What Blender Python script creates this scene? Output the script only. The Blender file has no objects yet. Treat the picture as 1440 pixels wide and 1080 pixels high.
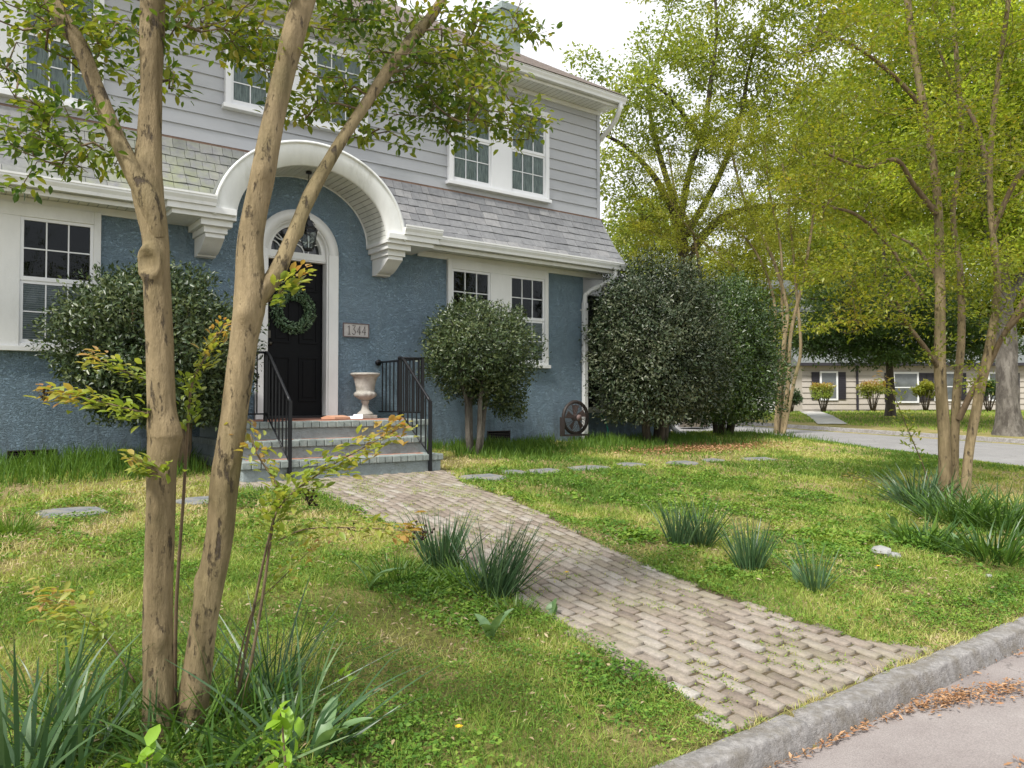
import bpy, bmesh, math, random
import numpy as np
from mathutils import Vector, Matrix
random.seed(7); rng = np.random.default_rng(11)
C = bpy.context.scene.collection
R = math.radians
# ------------------------------------------------------------------ frame of the house
UA = math.atan2(.596, .803)
U = np.array([math.cos(UA), math.sin(UA)]); NN = np.array([-U[1], U[0]]); P1 = np.array([-3.28, 10.2])
def W(s, d, z=0.): return (P1[0]+s*U[0]-d*NN[0], P1[1]+s*U[1]-d*NN[1], z)
def SD(x, y):
    x = np.asarray(x)-P1[0]; y = np.asarray(y)-P1[1]
    return x*U[0]+y*U[1], -(x*NN[0]+y*NN[1])
F = 1082.; PT = math.atan(25/F); CZ = 1.5
def pt(px, py, Y):
    a = (px-720)/F; b = -(py-540)/F
    r = (a, math.cos(PT)-b*math.sin(PT), math.sin(PT)+b*math.cos(PT)); t = Y/r[1]
    return np.array([r[0]*t, Y, CZ+r[2]*t])
# ------------------------------------------------------------------ noise
_tabs = {}
def vn(x, y, sc=1., seed=0):
    if seed not in _tabs: _tabs[seed] = np.random.default_rng(100+seed).random((256, 256))
    T = _tabs[seed]; x = np.asarray(x, float)/sc+1000.37; y = np.asarray(y, float)/sc+1000.71
    xi = np.floor(x).astype(int); yi = np.floor(y).astype(int); fx = x-xi; fy = y-yi
    fx = fx*fx*(3-2*fx); fy = fy*fy*(3-2*fy)
    g = lambda a, b: T[a % 256, b % 256]
    return (g(xi, yi)*(1-fx)+g(xi+1, yi)*fx)*(1-fy)+(g(xi, yi+1)*(1-fx)+g(xi+1, yi+1)*fx)*fy
def fbm(x, y, sc, seed=0, o=3):
    a = 0; w = 1; t = 0
    for i in range(o): a = a+w*vn(x, y, sc/2**i, seed+i); t += w; w *= .55
    return a/t
def smooth(x): x = np.clip(x, 0, 1); return x*x*(3-2*x)
# ------------------------------------------------------------------ terrain
S_FAR = 22.
def near_edge(d):      # the yard's edge along the side street
    d = np.asarray(d, float)
    return 13.6+.9*np.sin(d*.3)*0-.0*d - 3.2*smooth((d-4)/4.2)**2
def road_z(s, d): return np.clip(.27-.032*np.asarray(d, float), 0.0, .60)
def gz(s, d):
    s = np.asarray(s, float); d = np.asarray(d, float)
    yard = np.where(d > 0, .82-.0835*d, .82+.004*d)
    yard = yard+.03*(fbm(s, d, 2.2, 3)-.5)*smooth((d-.5)/2)*smooth((8.0-d)/1.2)
    yard = yard-.048*smooth((d-7.1)/1.0)
    e = near_edge(d)
    k = smooth((s-(e-3.2))/3.2)
    rz = road_z(s, d)
    z = yard*(1-k)+(rz+.06)*k
    z = np.where(s > e, rz-.03, z)
    far = rz+.13+np.clip(s-S_FAR-.2, 0, 60)*.012
    z = np.where(s > S_FAR, far, z)
    z = np.where(d > 8.12, -.03, z)
    z = np.where(d > 16.5, .12, z)
    return z
# ------------------------------------------------------------------ materials
def new_mat(name):
    m = bpy.data.materials.new(name); m.use_nodes = True
    nt = m.node_tree; nt.nodes.clear()
    o = nt.nodes.new('ShaderNodeOutputMaterial'); return m, nt, o
def srgb(r, g, b):
    f = lambda c: (c/255/12.92) if c/255 <= .04045 else ((c/255+.055)/1.055)**2.4
    return (f(r), f(g), f(b), 1)
def ramp(nt, stops):
    n = nt.nodes.new('ShaderNodeValToRGB'); e = n.color_ramp.elements
    while len(e) < len(stops): e.new(.5)
    for i, (p, c) in enumerate(stops): e[i].position = p; e[i].color = c
    return n
def noise(nt, scale, detail=4, rough=.6, vec=None, coord='Object', stretch=None):
    n = nt.nodes.new('ShaderNodeTexNoise'); n.inputs['Scale'].default_value = scale
    n.inputs['Detail'].default_value = detail; n.inputs['Roughness'].default_value = rough
    tc = nt.nodes.new('ShaderNodeTexCoord')
    if stretch:
        mp = nt.nodes.new('ShaderNodeMapping'); mp.inputs['Scale'].default_value = stretch
        nt.links.new(tc.outputs[coord], mp.inputs['Vector']); nt.links.new(mp.outputs[0], n.inputs['Vector'])
    else: nt.links.new(tc.outputs[coord], n.inputs['Vector'])
    return n
def mixc(nt, fac, a, b, mode='MIX'):
    n = nt.nodes.new('ShaderNodeMix'); n.data_type = 'RGBA'; n.blend_type = mode
    for sock, v in ((n.inputs[0], fac), (n.inputs[6], a), (n.inputs[7], b)):
        if hasattr(v, 'is_output'): nt.links.new(v, sock)
        else: sock.default_value = v
    return n.outputs[2]
def mth(nt, op, a, b=0., clamp=False):
    n = nt.nodes.new('ShaderNodeMath'); n.operation = op; n.use_clamp = clamp
    for sock, v in ((n.inputs[0], a), (n.inputs[1], b)):
        if hasattr(v, 'is_output'): nt.links.new(v, sock)
        else: sock.default_value = v
    return n.outputs[0]
def principled(nt, o, col, rough=.8, spec=.3, metal=0., bump=None, bd=.01, bs=1.):
    p = nt.nodes.new('ShaderNodeBsdfPrincipled')
    for k, v in (('Base Color', col), ('Roughness', rough), ('Specular IOR Level', spec), ('Metallic', metal)):
        if hasattr(v, 'is_output'): nt.links.new(v, p.inputs[k])
        else: p.inputs[k].default_value = v
    if bump is not None:
        b = nt.nodes.new('ShaderNodeBump'); b.inputs['Distance'].default_value = bd; b.inputs['Strength'].default_value = bs
        nt.links.new(bump, b.inputs['Height']); nt.links.new(b.outputs[0], p.inputs['Normal'])
    nt.links.new(p.outputs[0], o.inputs['Surface']); return p
def plain(name, c, rough=.6, var=.15, sc=6., spec=.3, metal=0, bump=0., bsc=40, stains=None, stain_sc=2., stretch=None, cut=(.55, .75)):
    m, nt, o = new_mat(name)
    n = noise(nt, sc, 5, .65, stretch=stretch)
    dark = tuple(x*(1-var) for x in c[:3])+(1,); light = tuple(min(1, x*(1+var)) for x in c[:3])+(1,)
    r = ramp(nt, [(.3, dark), (.7, light)]); nt.links.new(n.outputs[0], r.inputs[0]); col = r.outputs[0]
    if stains:
        n2 = noise(nt, stain_sc, 6, .7, stretch=stretch)
        r2 = ramp(nt, [(cut[0], (0, 0, 0, 1)), (cut[1], (1, 1, 1, 1))]); nt.links.new(n2.outputs[0], r2.inputs[0])
        col = mixc(nt, r2.outputs[0], col, stains)
    bp = None
    if bump:
        n3 = noise(nt, bsc, 5, .7); bp = n3.outputs[0]
    principled(nt, o, col, rough, spec, metal, bp, bump)
    return m
def leaf_mat(name, cols, transl=.35, gloss=.08, rough=.4):
    m, nt, o = new_mat(name)
    at = nt.nodes.new('ShaderNodeAttribute'); at.attribute_name = 'rnd'
    r = ramp(nt, [(i/(len(cols)-1) if len(cols) > 1 else 0, c) for i, c in enumerate(cols)])
    nt.links.new(at.outputs['Fac'], r.inputs[0])
    p = nt.nodes.new('ShaderNodeBsdfPrincipled'); nt.links.new(r.outputs[0], p.inputs['Base Color'])
    p.inputs['Roughness'].default_value = rough; p.inputs['Specular IOR Level'].default_value = gloss*5
    t = nt.nodes.new('ShaderNodeBsdfTranslucent')
    tc = mixc(nt, 1., r.outputs[0], (1.25, 1.2, .6, 1), 'MULTIPLY'); nt.links.new(tc, t.inputs['Color'])
    mx = nt.nodes.new('ShaderNodeMixShader'); mx.inputs[0].default_value = transl
    nt.links.new(p.outputs[0], mx.inputs[1]); nt.links.new(t.outputs[0], mx.inputs[2]); nt.links.new(mx.outputs[0], o.inputs['Surface'])
    return m
def lin(*c): return (c[0], c[1], c[2], 1)
M = {}
M['white'] = plain('white_paint', lin(.66, .665, .65), .45, .07, 3., .4, bump=.002, bsc=30, stains=lin(.5, .51, .48), stain_sc=1.7, cut=(.6, .85), stretch=(1, 1, .4))
M['white_clean'] = plain('white_vinyl', lin(.70, .71, .72), .35, .03, 3.)
M['hood'] = plain('weathered_white_metal', lin(.68, .69, .67), .5, .08, 5, stains=lin(.42, .42, .36), stain_sc=3.5, cut=(.55, .8), stretch=(1, 1, .35))
M['board'] = plain('cream_board', lin(.56, .57, .53), .6, .1, 4, stains=lin(.33, .34, .3), stain_sc=2.5, cut=(.55, .85))
M['siding'] = plain('grey_vinyl_siding', lin(.385, .395, .41), .45, .06, 2., .3, bump=.001, bsc=60, stains=lin(.29, .305, .31), stain_sc=1.3, cut=(.55, .8), stretch=(.6, 1, 2))
M['black'] = plain('black_iron', lin(.006, .0065, .008), .4, .4, 20, .35, bump=.001)
M['door'] = plain('black_door_paint', lin(.0035, .004, .005), .5, .2, 10, .12)
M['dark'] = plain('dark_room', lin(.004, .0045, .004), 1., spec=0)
M['mem'] = plain('grey_membrane', lin(.16, .17, .16), .8, .2, 5, stains=lin(.10, .11, .05), stain_sc=4)
M['curtain'] = plain('sheer_curtain', lin(.19, .22, .21), .9, .5, 7, stretch=(7, 1, 1), stains=lin(.33, .36, .35), stain_sc=3)
M['blind'] = plain('pale_blind', lin(.20, .22, .24), .8, .1)
M['shingle'] = plain('asphalt_shingle', lin(.16, .13, .11), .9, .35, 14, bump=.01, bsc=50, stains=lin(.22, .19, .17), stain_sc=25)
M['stone'] = plain('cast_stone', lin(.40, .38, .34), .85, .25, 9, .2, bump=.006, bsc=30, stains=lin(.22, .21, .17), stain_sc=5, cut=(.5, .75))
M['rock'] = plain('white_rock', lin(.30, .30, .29), .85, .2, 9, bump=.01, stains=lin(.3, .3, .28))
M['flag'] = plain('blue_flagstone', lin(.17, .18, .19), .85, .3, 6, bump=.008, stains=lin(.25, .23, .17), stain_sc=5, cut=(.45, .65))
M['coping'] = plain('painted_brick_nosing', lin(.22, .25, .235), .75, .2, 12, bump=.006, stains=lin(.33, .35, .32), stain_sc=10, cut=(.5, .8))
M['riser'] = plain('painted_riser', lin(.25, .29, .29), .85, .15, 8, bump=.02, bsc=25, stains=lin(.10, .11, .07), stain_sc=4, cut=(.52, .75))
M['tread'] = plain('worn_red_brick', lin(.36, .17, .115), .85, .3, 14, bump=.006, stains=lin(.27, .30, .28), stain_sc=9, cut=(.55, .7))
M['mat'] = plain('dark_doormat', lin(.09, .045, .035), .95, .3, 30)
M['paper'] = plain('white_paper', lin(.75, .78, .85), .6, .05)
M['card'] = plain('brown_cardboard', lin(.5, .28, .18), .8, .1)
M['brass'] = plain('aged_metal', lin(.06, .055, .045), .35, .2, metal=1)
M['hose'] = plain('green_hose', lin(.01, .13, .09), .4)
M['fanmetal'] = plain('dark_brown_plastic', lin(.035, .028, .025), .5)
def glassmat():
    m, nt, o = new_mat('window_glass')
    g = nt.nodes.new('ShaderNodeBsdfGlossy'); g.inputs['Roughness'].default_value = .03; g.inputs['Color'].default_value = (.9, .95, 1, 1)
    t = nt.nodes.new('ShaderNodeBsdfTransparent'); t.inputs['Color'].default_value = (.8, .85, .84, 1)
    f = nt.nodes.new('ShaderNodeFresnel'); f.inputs['IOR'].default_value = 1.5
    n = noise(nt, 1.6, 3, .6); b = nt.nodes.new('ShaderNodeBump'); b.inputs['Distance'].default_value = .006; nt.links.new(n.outputs[0], b.inputs['Height']); nt.links.new(b.outputs[0], g.inputs['Normal'])
    k = mth(nt, 'MULTIPLY', f.outputs[0], .5, True)
    mx = nt.nodes.new('ShaderNodeMixShader'); nt.links.new(k, mx.inputs[0]); nt.links.new(t.outputs[0], mx.inputs[1]); nt.links.new(g.outputs[0], mx.inputs[2])
    nt.links.new(mx.outputs[0], o.inputs['Surface']); return m
M['glass'] = glassmat()
def stucco(name, base, light):
    m, nt, o = new_mat(name)
    n = noise(nt, .9, 5, .6); r = ramp(nt, [(.3, base), (.75, light)]); nt.links.new(n.outputs[0], r.inputs[0])
    n2 = noise(nt, 9, 6, .75, stretch=(1, 1, 1)); r2 = ramp(nt, [(.3, (.72, .72, .72, 1)), (.7, (1.15, 1.15, 1.15, 1))]); nt.links.new(n2.outputs[0], r2.inputs[0])
    col = mixc(nt, .6, r.outputs[0], r2.outputs[0], 'MULTIPLY')
    tco = nt.nodes.new('ShaderNodeTexCoord'); sx = nt.nodes.new('ShaderNodeSeparateXYZ'); nt.links.new(tco.outputs['Object'], sx.inputs[0])
    ns = noise(nt, 3, 6, .7, stretch=(2.5, 1, .7)); mr = nt.nodes.new('ShaderNodeMapRange'); mr.inputs[1].default_value = 1.55; mr.inputs[2].default_value = .75; nt.links.new(sx.outputs[2], mr.inputs[0])
    dk = mth(nt, 'MULTIPLY', mr.outputs[0], mth(nt, 'MULTIPLY', mth(nt, 'SUBTRACT', ns.outputs[0], .36), 3.4, True), True); col = mixc(nt, dk, col, (.10, .12, .115, 1))
    st_ = noise(nt, 1., 6, .7, stretch=(7, 1, .35)); rs_ = ramp(nt, [(.55, (0, 0, 0, 1)), (.75, (.45, .45, .45, 1))]); nt.links.new(st_.outputs[0], rs_.inputs[0]); col = mixc(nt, rs_.outputs[0], col, (.30, .36, .39, 1))
    nb = noise(nt, 22, 4, .62, stretch=(1, 1, 1.5)); nb.inputs['Distortion'].default_value = 1.6
    rb = ramp(nt, [(.40, (0, 0, 0, 1)), (.60, (1, 1, 1, 1))]); nt.links.new(nb.outputs[0], rb.inputs[0])
    nf = noise(nt, 130, 3, .6); h = mth(nt, 'ADD', rb.outputs[0], mth(nt, 'MULTIPLY', nf.outputs[0], .35))
    principled(nt, o, col, .8, .25, 0, h, .02, 1.); return m
M['stucco'] = stucco('blue_stucco', lin(.225, .325, .405), lin(.285, .385, .465))
def slate_mat():
    m, nt, o = new_mat('purple_grey_slate')
    at = nt.nodes.new('ShaderNodeAttribute'); at.attribute_name = 'rnd'
    r = ramp(nt, [(0, lin(.165, .168, .178)), (.35, lin(.195, .198, .208)), (.6, lin(.205, .208, .218)), (.85, lin(.22, .218, .226)), (1, lin(.265, .265, .27))]); nt.links.new(at.outputs['Fac'], r.inputs[0])
    n = noise(nt, 14, 6, .7); r1 = ramp(nt, [(.3, (.7, .7, .7, 1)), (.75, (1.25, 1.25, 1.2, 1))]); nt.links.new(n.outputs[0], r1.inputs[0])
    col = mixc(nt, .8, r.outputs[0], r1.outputs[0], 'MULTIPLY')
    am = nt.nodes.new('ShaderNodeAttribute'); am.attribute_name = 'moss'
    n2 = noise(nt, 6, 6, .7); k = mth(nt, 'MULTIPLY', am.outputs['Fac'], mth(nt, 'MULTIPLY', mth(nt, 'SUBTRACT', n2.outputs[0], .35), 3.2, True), True)
    col = mixc(nt, k, col, lin(.26, .29, .12))
    principled(nt, o, col, .6, .35, 0, n.outputs[0], .004); return m
M['slate'] = slate_mat()
def brick_mat():
    m, nt, o = new_mat('tumbled_paver')
    at = nt.nodes.new('ShaderNodeAttribute'); at.attribute_name = 'rnd'
    r = ramp(nt, [(0, lin(.17, .14, .115)), (.3, lin(.25, .21, .175)), (.6, lin(.30, .262, .22)), (.85, lin(.33, .30, .265)), (1, lin(.40, .38, .34))]); nt.links.new(at.outputs['Fac'], r.inputs[0])
    n = noise(nt, 35, 7, .75); r1 = ramp(nt, [(.3, (.62, .62, .62, 1)), (.7, (1.25, 1.22, 1.18, 1))]); nt.links.new(n.outputs[0], r1.inputs[0])
    col = mixc(nt, .85, r.outputs[0], r1.outputs[0], 'MULTIPLY')
    n2 = noise(nt, 2.6, 8, .75); r2 = ramp(nt, [(.47, (0, 0, 0, 1)), (.68, (.7, .7, .7, 1))]); nt.links.new(n2.outputs[0], r2.inputs[0])
    col = mixc(nt, r2.outputs[0], col, lin(.24, .22, .14))
    principled(nt, o, col, .9, .2, 0, n.outputs[0], .006); return m
M['paver'] = brick_mat()
def ground_mat():
    m, nt, o = new_mat('lawn_soil')
    n = noise(nt, 1.1, 7, .65, coord='Object'); r = ramp(nt, [(.3, lin(.16, .18, .05)), (.5, lin(.30, .27, .11)), (.68, lin(.45, .36, .21))]); nt.links.new(n.outputs[0], r.inputs[0])
    n2 = noise(nt, 45, 5, .8); r2 = ramp(nt, [(.32, (.35, .35, .3, 1)), (.7, (1.5, 1.45, 1.3, 1))]); nt.links.new(n2.outputs[0], r2.inputs[0])
    col = mixc(nt, .9, r.outputs[0], r2.outputs[0], 'MULTIPLY')
    principled(nt, o, col, .95, .1, 0, n2.outputs[0], .03); return m
M['ground'] = ground_mat()
def asphalt(name, a, b):
    m, nt, o = new_mat(name)
    n = noise(nt, 1.3, 7, .7); r = ramp(nt, [(.35, a), (.7, b)]); nt.links.new(n.outputs[0], r.inputs[0])
    n2 = noise(nt, 160, 4, .8); r2 = ramp(nt, [(.3, (.55, .55, .55, 1)), (.7, (1.4, 1.38, 1.35, 1))]); nt.links.new(n2.outputs[0], r2.inputs[0])
    col = mixc(nt, .8, r.outputs[0], r2.outputs[0], 'MULTIPLY')
    v = nt.nodes.new('ShaderNodeTexVoronoi'); v.feature = 'DISTANCE_TO_EDGE'; v.inputs['Scale'].default_value = .55
    tc = nt.nodes.new('ShaderNodeTexCoord'); nn = noise(nt, 4, 4, .7)
    vm = nt.nodes.new('ShaderNodeVectorMath'); vm.operation = 'ADD'; sc = nt.nodes.new('ShaderNodeVectorMath'); sc.operation = 'SCALE'; sc.inputs[3].default_value = .35
    nt.links.new(nn.outputs[1], sc.inputs[0]); nt.links.new(tc.outputs['Object'], vm.inputs[0]); nt.links.new(sc.outputs[0], vm.inputs[1]); nt.links.new(vm.outputs[0], v.inputs['Vector'])
    r3 = ramp(nt, [(0, (.6, .6, .6, 1)), (.006, (0, 0, 0, 1))]); nt.links.new(v.outputs['Distance'], r3.inputs[0])
    col = mixc(nt, r3.outputs[0], col, lin(.09, .08, .07))
    principled(nt, o, col, .85, .25, 0, n2.outputs[0], .004); return m
M['road'] = asphalt('worn_asphalt', lin(.235, .205, .195), lin(.33, .30, .285))
M['sideroad'] = asphalt('pale_asphalt', lin(.22, .215, .215), lin(.28, .275, .27))
M['kerb'] = plain('old_granite_kerb', lin(.30, .285, .27), .9, .35, 30, bump=.016, bsc=70, stains=lin(.21, .19, .16), stain_sc=9, cut=(.45, .65))
def bark(name, base, light, dark, green=None, st=(9, 9, 1.6), amt=(.56, .66), bd=.006):
    m, nt, o = new_mat(name)
    n = noise(nt, 1.4, 6, .65, stretch=(6, 6, 1.2)); r = ramp(nt, [(.38, base), (.62, light)]); nt.links.new(n.outputs[0], r.inputs[0]); col = r.outputs[0]
    if green:
        ng = noise(nt, 1.1, 4, .6); rg = ramp(nt, [(.5, (0, 0, 0, 1)), (.7, (.7, .7, .7, 1))]); nt.links.new(ng.outputs[0], rg.inputs[0]); col = mixc(nt, rg.outputs[0], col, green)
    n2 = noise(nt, 1., 7, .7, stretch=st); r2 = ramp(nt, [(amt[0], (0, 0, 0, 1)), (amt[1], (.9, .9, .9, 1))]); nt.links.new(n2.outputs[0], r2.inputs[0])
    col = mixc(nt, r2.outputs[0], col, dark)
    n4 = noise(nt, 45, 5, .7, stretch=(1, 1, .25)); r4 = ramp(nt, [(.3, (.75, .75, .75, 1)), (.7, (1.2, 1.2, 1.2, 1))]); nt.links.new(n4.outputs[0], r4.inputs[0])
    col = mixc(nt, .8, col, r4.outputs[0], 'MULTIPLY')
    h = mth(nt, 'ADD', mth(nt, 'MULTIPLY', r2.outputs[0], -.6), n4.outputs[0])
    principled(nt, o, col, .75, .2, 0, h, bd); return m
M['myrtle'] = bark('smooth_tan_bark', lin(.15, .114, .060), lin(.285, .22, .125), lin(.065, .05, .038), lin(.125, .118, .045), (26, 26, 8), (.575, .65), .012)
M['branchbark'] = bark('twig_bark', lin(.13, .09, .055), lin(.20, .15, .09), lin(.06, .045, .035), None)
M['greybark'] = bark('grey_bark', lin(.14, .125, .105), lin(.22, .20, .17), lin(.07, .06, .05), None, (5, 5, 2), (.45, .62), .03)
M['darkbark'] = bark('dark_bark', lin(.045, .036, .026), lin(.09, .075, .055), lin(.03, .025, .02), None)
M['lf_fg'] = leaf_mat('myrtle_leaf', [lin(.045, .095, .018), lin(.085, .15, .022), lin(.15, .215, .03), lin(.24, .28, .035), lin(.32, .28, .04)], .5)
M['lf_rt'] = leaf_mat('yellow_green_leaf', [lin(.09, .13, .016), lin(.15, .20, .02), lin(.22, .26, .025), lin(.31, .32, .035), lin(.34, .27, .035)], .5)
M['lf_mid'] = leaf_mat('olive_leaf', [lin(.12, .15, .02), lin(.22, .26, .035), lin(.32, .34, .05), lin(.36, .33, .06)], .5)
M['lf_oak'] = leaf_mat('pale_spring_leaf', [lin(.16, .23, .04), lin(.21, .27, .045), lin(.29, .34, .06), lin(.34, .34, .08)], .5)
M['lf_bright'] = leaf_mat('bright_leaf', [lin(.14, .22, .03), lin(.28, .38, .05), lin(.42, .50, .07), lin(.50, .54, .10)], .55)
M['lf_dark'] = leaf_mat('deep_green_leaf', [lin(.025, .055, .015), lin(.05, .10, .022), lin(.09, .15, .03)], .3)
M['lf_shrub'] = leaf_mat('glossy_shrub_leaf', [lin(.020, .038, .014), lin(.038, .066, .022), lin(.075, .105, .036), lin(.14, .165, .065)], .15, .09, .38)
M['lf_holly'] = leaf_mat('holly_leaf', [lin(.016, .032, .014), lin(.035, .056, .024), lin(.07, .088, .042), lin(.14, .15, .09)], .12, .08, .4)
M['lf_hedge'] = leaf_mat('hedge_leaf', [lin(.022, .05, .013), lin(.045, .085, .02), lin(.10, .16, .03)], .25, .12, .35)
M['lf_shoot'] = leaf_mat('young_shoot_leaf', [lin(.16, .24, .035), lin(.26, .34, .06), lin(.36, .38, .08), lin(.42, .27, .09), lin(.40, .18, .08)], .45, .1)
M['lf_lime'] = leaf_mat('lime_leaf', [lin(.20, .36, .03), lin(.30, .48, .05)], .4, .1)
M['grass'] = leaf_mat('grass_blade', [lin(.105, .195, .03), lin(.20, .31, .05), lin(.34, .41, .09), lin(.49, .47, .17), lin(.58, .49, .29)], .35, .05, .6)
M['tallgrass'] = leaf_mat('tall_grass_blade', [lin(.045, .11, .015), lin(.09, .18, .022), lin(.16, .26, .035)], .35, .06, .5)
M['clover'] = leaf_mat('ground_cover_leaf', [lin(.045, .12, .018), lin(.10, .21, .025), lin(.19, .31, .04), lin(.30, .36, .06)], .3, .06, .6)
M['daff'] = leaf_mat('daffodil_leaf', [lin(.035, .085, .035), lin(.075, .145, .06), lin(.15, .23, .10)], .2, .12, .4)
M['liriope'] = leaf_mat('strap_leaf', [lin(.03, .08, .014), lin(.07, .15, .022), lin(.14, .24, .035)], .25, .12, .4)
M['tulip'] = leaf_mat('tulip_leaf', [lin(.12, .22, .09), lin(.20, .32, .14)], .3, .1, .4)
M['litter'] = leaf_mat('dry_leaf', [lin(.20, .11, .05), lin(.36, .20, .10), lin(.48, .30, .17), lin(.30, .13, .06)], .1, .03, .8)
M['paleaf'] = leaf_mat('straw_leaf', [lin(.20, .14, .08), lin(.33, .25, .15), lin(.42, .34, .22)], .1, .03, .8)
M['seed'] = plain('dark_seed', lin(.03, .018, .012), .7)
M['yellow'] = plain('yellow_petal', lin(.75, .5, .02), .6)
M['n_siding'] = plain('cream_siding', lin(.40, .365, .32), .7, .06, 2)
M['n_roof'] = plain('neighbour_shingle', lin(.14, .15, .15), .9, .2, 10)
M['shutter'] = plain('dark_shutter', lin(.03, .028, .035), .6)
M['concrete'] = plain('concrete_walk', lin(.42, .41, .38), .9, .15, 3)
M['mulch'] = plain('mulch', lin(.10, .06, .04), .95, .4, 20, bump=.03)
# ------------------------------------------------------------------ object helpers
def link(o, parent=None):
    C.objects.link(o)
    if parent is not None: o.parent = parent
    return o
def tag(o, label, cat, group=None):
    o['label'] = label; o['category'] = cat
    if group: o['group'] = group
    return o
def thing(name, label, cat, loc=(0, 0, 0), rz=0, group=None):
    o = bpy.data.objects.new(name, None); link(o); o.location = loc; o.rotation_euler = (0, 0, rz); o.empty_display_size = .2
    return tag(o, label, cat, group)
def mesh_np(name, V, Fc, mat, parent=None, attrs=None, smooth_=False, org=None):
    V = np.asarray(V, np.float32).reshape(-1, 3); Fc = np.asarray(Fc, np.int32)
    if org is not None: V = V-np.asarray(org, np.float32)
    me = bpy.data.meshes.new(name); n, k = Fc.shape
    me.vertices.add(len(V)); me.vertices.foreach_set('co', V.ravel())
    me.loops.add(n*k); me.loops.foreach_set('vertex_index', Fc.ravel())
    me.polygons.add(n); me.polygons.foreach_set('loop_start', np.arange(0, n*k, k, dtype=np.int32))
    try: me.polygons.foreach_set('loop_total', np.full(n, k, np.int32))
    except Exception: pass
    if smooth_: me.polygons.foreach_set('use_smooth', np.ones(n, bool))
    me.update(calc_edges=True)
    for a, v in (attrs or {}).items():
        at = me.attributes.new(a, 'FLOAT', 'POINT'); at.data.foreach_set('value', np.asarray(v, np.float32).ravel())
    me.materials.append(mat); o = bpy.data.objects.new(name, me)
    return link(o, parent)
class MB:
    """collects boxes / polygons / tubes into one mesh"""
    def __init__(s): s.v = []; s.f = []; s.sm = []
    def add(s, vs, fs, sm=False):
        b = len(s.v); s.v += [tuple(map(float, v)) for v in vs]; s.f += [tuple(b+i for i in f) for f in fs]; s.sm += [sm]*len(fs)
    def box(s, x0, x1, y0, y1, z0, z1):
        s.add([(x0, y0, z0), (x1, y0, z0), (x1, y1, z0), (x0, y1, z0), (x0, y0, z1), (x1, y0, z1), (x1, y1, z1), (x0, y1, z1)],
              [(0, 3, 2, 1), (4, 5, 6, 7), (0, 1, 5, 4), (1, 2, 6, 5), (2, 3, 7, 6), (3, 0, 4, 7)])
    def prism(s, prof, x0, x1):     # profile (y,z) extruded in x
        n = len(prof); s.add([(x0, y, z) for y, z in prof]+[(x1, y, z) for y, z in prof],
              [tuple(range(n))[::-1], tuple(range(n, 2*n))]+[(i, (i+1) % n, n+(i+1) % n, n+i) for i in range(n)])
    def prism_y(s, prof, y0, y1):   # profile (x,z) extruded in y
        n = len(prof); s.add([(x, y0, z) for x, z in prof]+[(x, y1, z) for x, z in prof],
              [tuple(range(n)), tuple(range(n, 2*n))[::-1]]+[(i, n+i, n+(i+1) % n, (i+1) % n) for i in range(n)])
    def tube(s, pts, r, k=8, cap=True):
        pts = [Vector(p) for p in pts]; n = len(pts); rs = r if hasattr(r, '__len__') else [r]*n
        vs = []; up = Vector((0, 0, 1)); prev = None
        for i, p in enumerate(pts):
            t = (pts[min(i+1, n-1)]-pts[max(i-1, 0)]).normalized()
            if prev is None: a = t.cross(up) if abs(t.z) < .9 else t.cross(Vector((1, 0, 0)))
            else: a = prev-t*prev.dot(t)
            a.normalize(); prev = a; b = t.cross(a)
            for j in range(k):
                w = 2*math.pi*j/k; vs.append(p+(a*math.cos(w)+b*math.sin(w))*rs[i])
        fs = [(i*k+j, i*k+(j+1) % k, (i+1)*k+(j+1) % k, (i+1)*k+j) for i in range(n-1) for j in range(k)]
        if cap: fs += [tuple(range(k))[::-1], tuple((n-1)*k+j for j in range(k))]
        s.add(vs, fs, True)
    def lathe(s, prof, cx=0, cy=0, k=24, flute=None):
        n = len(prof); vs = []
        for i, (r, z) in enumerate(prof):
            for j in range(k):
                w = 2*math.pi*j/k; rr = r*(1+(flute[i]*math.cos(w*12) if flute else 0)); vs.append((cx+rr*math.cos(w), cy+rr*math.sin(w), z))
        s.add(vs, [(i*k+j, i*k+(j+1) % k, (i+1)*k+(j+1) % k, (i+1)*k+j) for i in range(n-1) for j in range(k)]+[tuple(range(k))[::-1], tuple((n-1)*k+j for j in range(k))], True)
    def build(s, name, mat, parent=None, bevel=0, attrs=None):
        me = bpy.data.meshes.new(name); me.from_pydata(s.v, [], s.f); me.materials.append(mat)
        me.polygons.foreach_set('use_smooth', s.sm)
        for a, v in (attrs or {}).items():
            at = me.attributes.new(a, 'FLOAT', 'POINT'); at.data.foreach_set('value', np.asarray(v, np.float32))
        me.update(); o = bpy.data.objects.new(name, me); link(o, parent)
        if bevel:
            b = o.modifiers.new('bevel', 'BEVEL'); b.width = bevel; b.segments = 2; b.limit_method = 'ANGLE'; b.angle_limit = R(40)
        return o
def copy_tree(o, parent=None):
    c = o.copy(); C.objects.link(c)
    if parent is not None: c.parent = parent
    for ch in list(o.children): copy_tree(ch, c)
    return c
def unit(a): return a/np.maximum(np.linalg.norm(a, axis=-1, keepdims=True), 1e-9)
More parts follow.
